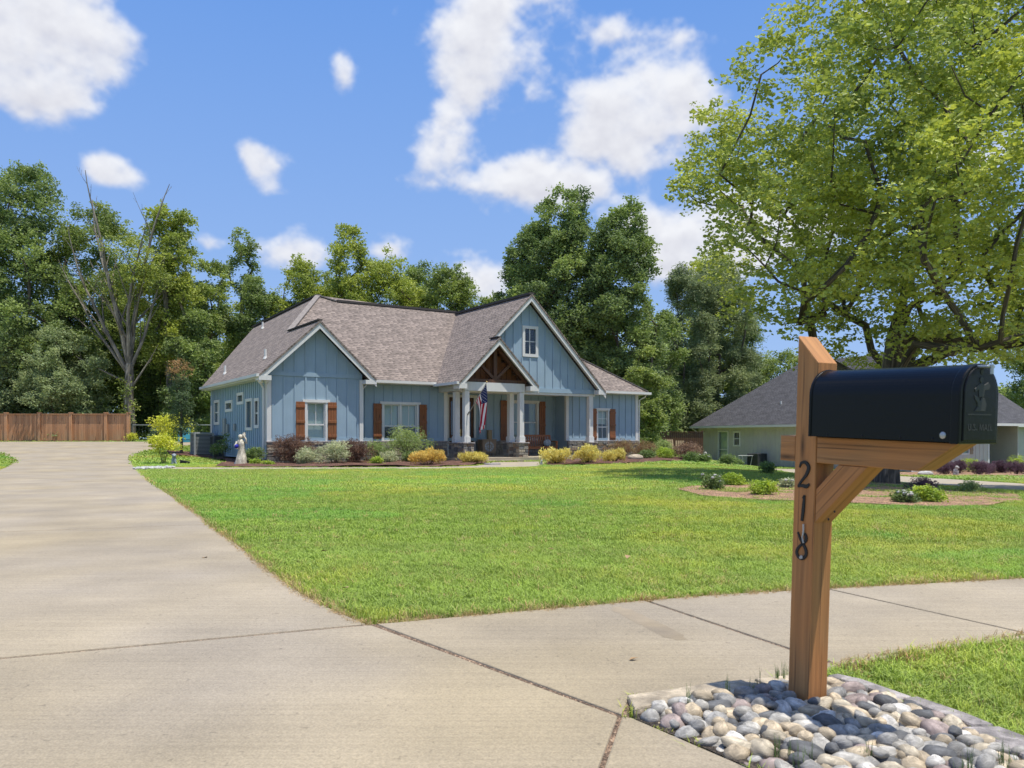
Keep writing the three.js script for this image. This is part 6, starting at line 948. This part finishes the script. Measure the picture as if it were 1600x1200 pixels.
// ---------------------------------------------------------------- river stones round the post
{
  const rnd = rngOf(42), shapes = [0, 1, 2, 3, 4, 5, 6, 7].map((k) => { const g = new THREE.IcosahedronGeometry(1, 3).scale(1, 1, 1); let m = bumpy(g, 0.3, 1.05, 5 + k * 3.7); m = bumpy(m, 0.07, 2.8, 9 + k); const p = m.attributes.position, nn = new Map(), n = m.attributes.normal; for (let i = 0; i < p.count; i++) { const key = [p.getX(i), p.getY(i), p.getZ(i)].map((v) => v.toFixed(3)).join(); const a = nn.get(key) ?? [0, 0, 0]; a[0] += n.getX(i); a[1] += n.getY(i); a[2] += n.getZ(i); nn.set(key, a); } for (let i = 0; i < p.count; i++) { const a = nn.get([p.getX(i), p.getY(i), p.getZ(i)].map((v) => v.toFixed(3)).join()), l = Math.hypot(...a) || 1; n.setXYZ(i, a[0] / l, a[1] / l, a[2] / l); } return m; });
  const KINDS = [['grey', 'smooth mid-grey river stone in the bed round the mailbox', [0.42, 0.41, 0.39]], ['pale', 'smooth pale grey river stone in the bed round the mailbox', [0.60, 0.575, 0.525]], ['tan', 'smooth tan river stone in the bed round the mailbox', [0.66, 0.545, 0.385]], ['white', 'smooth white river stone in the bed round the mailbox', [0.80, 0.775, 0.73]], ['dark', 'smooth dark slate river stone in the bed round the mailbox', [0.165, 0.17, 0.178]], ['mauve', 'smooth mauve-brown river stone in the bed round the mailbox', [0.43, 0.345, 0.32]], ['buff', 'smooth buff yellow river stone in the bed round the mailbox', [0.70, 0.61, 0.46]]];
  const mats = KINDS.map(([n, , c]) => [0.85, 1.1].map((k) => new THREE.MeshStandardMaterial({ name: n + '_stone', color: lin(c[0] * k, c[1] * k, c[2] * k), map: rep(T.rock, 1.2), roughness: 0.72, bumpMap: rep(T.grain, 2), bumpScale: 0.0012 })));
  const pick = [1, 2, 6, 0, 0, 5, 2, 1, 0, 6, 4, 3, 1, 2, 0, 0, 1, 5, 4, 2];
  const stonePatch = [[0.455, 2.835], [0.62, 2.925], [0.85, 3.03], [1.0, 3.125], [1.2, 3.19], [1.27, 3.2], [1.4, 2.95], [1.48, 2.68], [1.56, 2.5], [1.64, 1.9], [0.95, 1.9], [0.66, 2.44]], rest = [], restC = [], done = [], post = [1.076, 2.99]; let n = 0;
  const grid = (x, d) => 0.006 + 0.018 * sstep(0.0, 0.16, Math.min(...rockBed.map((p, i) => { const q = rockBed[(i + 1) % rockBed.length], t = clamp(((x - p[0]) * (q[0] - p[0]) + (d - p[1]) * (q[1] - p[1])) / ((q[0] - p[0]) ** 2 + (q[1] - p[1]) ** 2)); return Math.hypot(x - p[0] - t * (q[0] - p[0]), d - p[1] - t * (q[1] - p[1])); })));
  for (const [tries, s0, s1, over, lift] of [[900, 0.033, 0.044, 0.82, 0], [3600, 0.024, 0.033, 0.78, 0], [7000, 0.017, 0.024, 0.80, 0], [9000, 0.011, 0.016, 0.84, 0.001], [900, 0.022, 0.034, 1.0, 0.02]]) {
    for (let k = 0; k < tries; k++) {
      const x = lerp(0.42, 1.66, rnd()), d = lerp(2.25, 3.24, rnd()), s = lerp(s0, s1, rnd()); if (!inPoly(x, d, stonePatch)) continue;
      const dx = x - post[0], dd = d - post[1]; if (Math.hypot(dx, dd) < s * 0.75 + 0.062) continue;
      const level = lift > 0.01 ? 1 : 0; if (done.some((e) => e[3] === level && Math.hypot(e[0] - x, e[1] - d) < (e[2] + s) * over)) continue;
      if (level && rnd() < 0.55) continue; done.push([x, d, s, level]); const kk = pick[Math.floor(rnd() * pick.length)], [kn, label] = KINDS[kk];
      const hidden = d < 2.42, size0 = s;
      if (n >= 300 || hidden) { const e = new THREE.Matrix4().compose(new THREE.Vector3(x, grid(x, d) + s * 0.3 + lift, -d), new THREE.Quaternion().setFromEuler(new THREE.Euler((rnd() - 0.5) * 0.5, rnd() * 6.283, (rnd() - 0.5) * 0.5)), new THREE.Vector3(s * (1.12 + 0.42 * rnd()), s * (0.58 + 0.25 * rnd()), s * (0.78 + 0.25 * rnd()))); rest.push(e); restC.push(lin(...KINDS[kk][2])); continue; }
      const o = part(scene, numbered('river_stone'), shapes[Math.floor(rnd() * 8)], mats[kk][rnd() < 0.5 ? 0 : 1]); o.position.set(x, grid(x, d) + s * 0.30 + lift, -d); o.rotation.set((rnd() - 0.5) * 0.5, rnd() * 6.283, (rnd() - 0.5) * 0.5); o.scale.set(s * (1.12 + 0.42 * rnd()), s * (0.58 + 0.25 * rnd()), s * (0.78 + 0.25 * rnd())); const [zone, short] = Math.hypot(dx, dd) < 0.2 ? ['at the foot of the mailbox post', 'at the post foot'] : x < 0.66 ? ['in the left corner of the mailbox bed', 'in the left corner'] : d > 2.92 ? ['along the sidewalk side of the mailbox bed', 'on the sidewalk side'] : x > 1.27 ? ['along the grey edging stones of the mailbox bed', 'by the edging stones'] : d < 2.55 ? ['at the street side of the mailbox bed', 'on the street side'] : ['in the middle of the mailbox bed', 'in the middle'];
      const size = s > 0.038 ? 'large' : s > 0.026 ? 'medium' : 'small'; o.userData = { label: `${size} smooth ${label.split(' ').slice(1, label.split(' ').indexOf('stone')).join(' ')} stone ${zone}`, category: 'stone', group: `${size} ${kn} river stones ${short}` }; n++;
    }
  }
  { const o = copies(scene, 'small_pebbles', shapes[3], new THREE.MeshStandardMaterial({ name: 'pebble', map: rep(T.rock, 1.2), roughness: 0.75 }), rest, restC); o.userData = { kind: 'stuff', label: 'smallest pebbles filling the gaps between the river stones', category: 'pebbles' }; }
  // flat edging stones
  const edge = (pts, mat, label, h) => { const s = new THREE.Shape(pts.map(([x, d]) => new THREE.Vector2(x, d))), e = new THREE.ExtrudeGeometry(s, { depth: h, bevelEnabled: true, bevelThickness: 0.008, bevelSize: 0.008, bevelOffset: -0.008, bevelSegments: 2 }); e.rotateX(-Math.PI / 2); e.translate(0, 0.004, 0); const o = part(scene, numbered('edging_stone'), uvBox(e), mat); o.userData = { label, category: 'edging stone', group: 'flat stones edging the mailbox bed' }; };
  edge([[1.255, 3.255], [1.30, 3.275], [1.37, 3.20], [1.46, 2.98], [1.40, 2.955], [1.33, 3.12]], M.flagstone, 'long flat grey edging stone right behind the mailbox post', 0.03);
  edge([[1.405, 2.945], [1.468, 2.97], [1.55, 2.78], [1.575, 2.68], [1.505, 2.675]], M.flagstone, 'middle flat grey edging stone between the pebbles and the verge', 0.036);
  edge([[1.46, 2.66], [1.54, 2.665], [1.585, 2.665], [1.66, 2.46], [1.69, 2.28], [1.60, 2.24], [1.53, 2.36]], M.flagstone, 'broad flat grey edging stone nearest the street', 0.034);
  edge([[0.42, 2.985], [0.74, 3.125], [0.93, 3.19], [0.955, 3.115], [0.80, 3.02], [0.57, 2.915], [0.425, 2.84]], M.flagstoneTan, 'long tan edging stone between the sidewalk and the pebbles', 0.035);
  edge([[0.945, 3.19], [1.12, 3.25], [1.24, 3.245], [1.24, 3.19], [1.10, 3.175], [0.965, 3.125]], M.flagstoneTan, 'tan edging stone behind the mailbox post', 0.035);
  // weeds between the stones
  const list = [], cols = [], up = new THREE.Vector3(0, 1, 0); for (const [x, d, c] of [[0.62, 2.86, 2], [0.80, 2.98, 2], [1.05, 3.2, 4], [1.1, 3.21, 4], [1.14, 3.2, 3], [0.78, 2.42, 3], [0.83, 2.35, 4], [1.02, 2.4, 2], [1.42, 2.33, 5], [1.5, 2.3, 5], [1.55, 2.26, 5], [1.26, 2.28, 3], [0.9, 3.06, 2]]) for (let k = 0; k < c; k++) { list.push(new THREE.Matrix4().compose(new THREE.Vector3(x + (rnd() - 0.5) * 0.06, 0.03, -d + (rnd() - 0.5) * 0.06), new THREE.Quaternion().setFromAxisAngle(up, rnd() * 6.28), new THREE.Vector3(0.6, 1.1 + rnd() * 0.9, 0.6))); cols.push(lin(0.12, 0.19, 0.045).multiplyScalar(0.7 + 0.5 * rnd())); }
  const w = copies(scene, 'weeds', tuft(7, 0.02, 0.06, 0.004, 8, 0.7), M.grass, list, cols); w.userData = { kind: 'stuff', label: 'thin grass weeds growing between the river stones', category: 'weeds' };
}
// ---------------------------------------------------------------- fallen leaves
{
  const rnd = rngOf(12), pos = []; const P = [[0, 0, 0], [0.35, 0.16, 0.3], [1, 0.05, 0.1], [0.45, 0.1, -0.34]]; for (const t of [[0, 1, 2], [0, 2, 3]]) for (const k of t) pos.push(...P[k]); const g = new THREE.BufferGeometry(); g.setAttribute('position', new THREE.Float32BufferAttribute(pos, 3)); g.computeVertexNormals();
  for (const [x, d, where] of [[-1.55, 6.6, 'g'], [-2.2, 10.4, 'g'], [0.9, 6.4, 'g'], [0.35, 6.7, 'g'], [-1.6, 7.5, 'g'], [1.35, 7.9, 'g'], [-0.1, 8.6, 'g'], [2.4, 7.4, 'g'], [-3.0, 11.6, 'g'], [-2.45, 6.5, 'c'], [-3.6, 9.8, 'c'], [-4.2, 11.2, 'c'], [-1.0, 5.0, 'g'], [-2.6, 3.2, 'c'], [0.5, 3.5, 'c'], [-5.2, 13.5, 'c']]) { const o = part(scene, numbered('fallen_leaf'), g, M.dryLeaf); o.position.set(x, where === 'g' ? 0.07 : 0.033, -d); o.rotation.set((rnd() - 0.5) * 0.6, rnd() * 6.28, (rnd() - 0.5) * 0.6); o.scale.setScalar(0.045 + 0.03 * rnd()); o.userData = { label: where === 'g' ? 'dry brown leaf lying on the lawn' : 'small dry leaf lying on the concrete', category: 'leaf', group: where === 'g' ? 'fallen leaves on the lawn' : 'fallen leaves on the concrete' }; }
}
renderer.render(scene, camera);
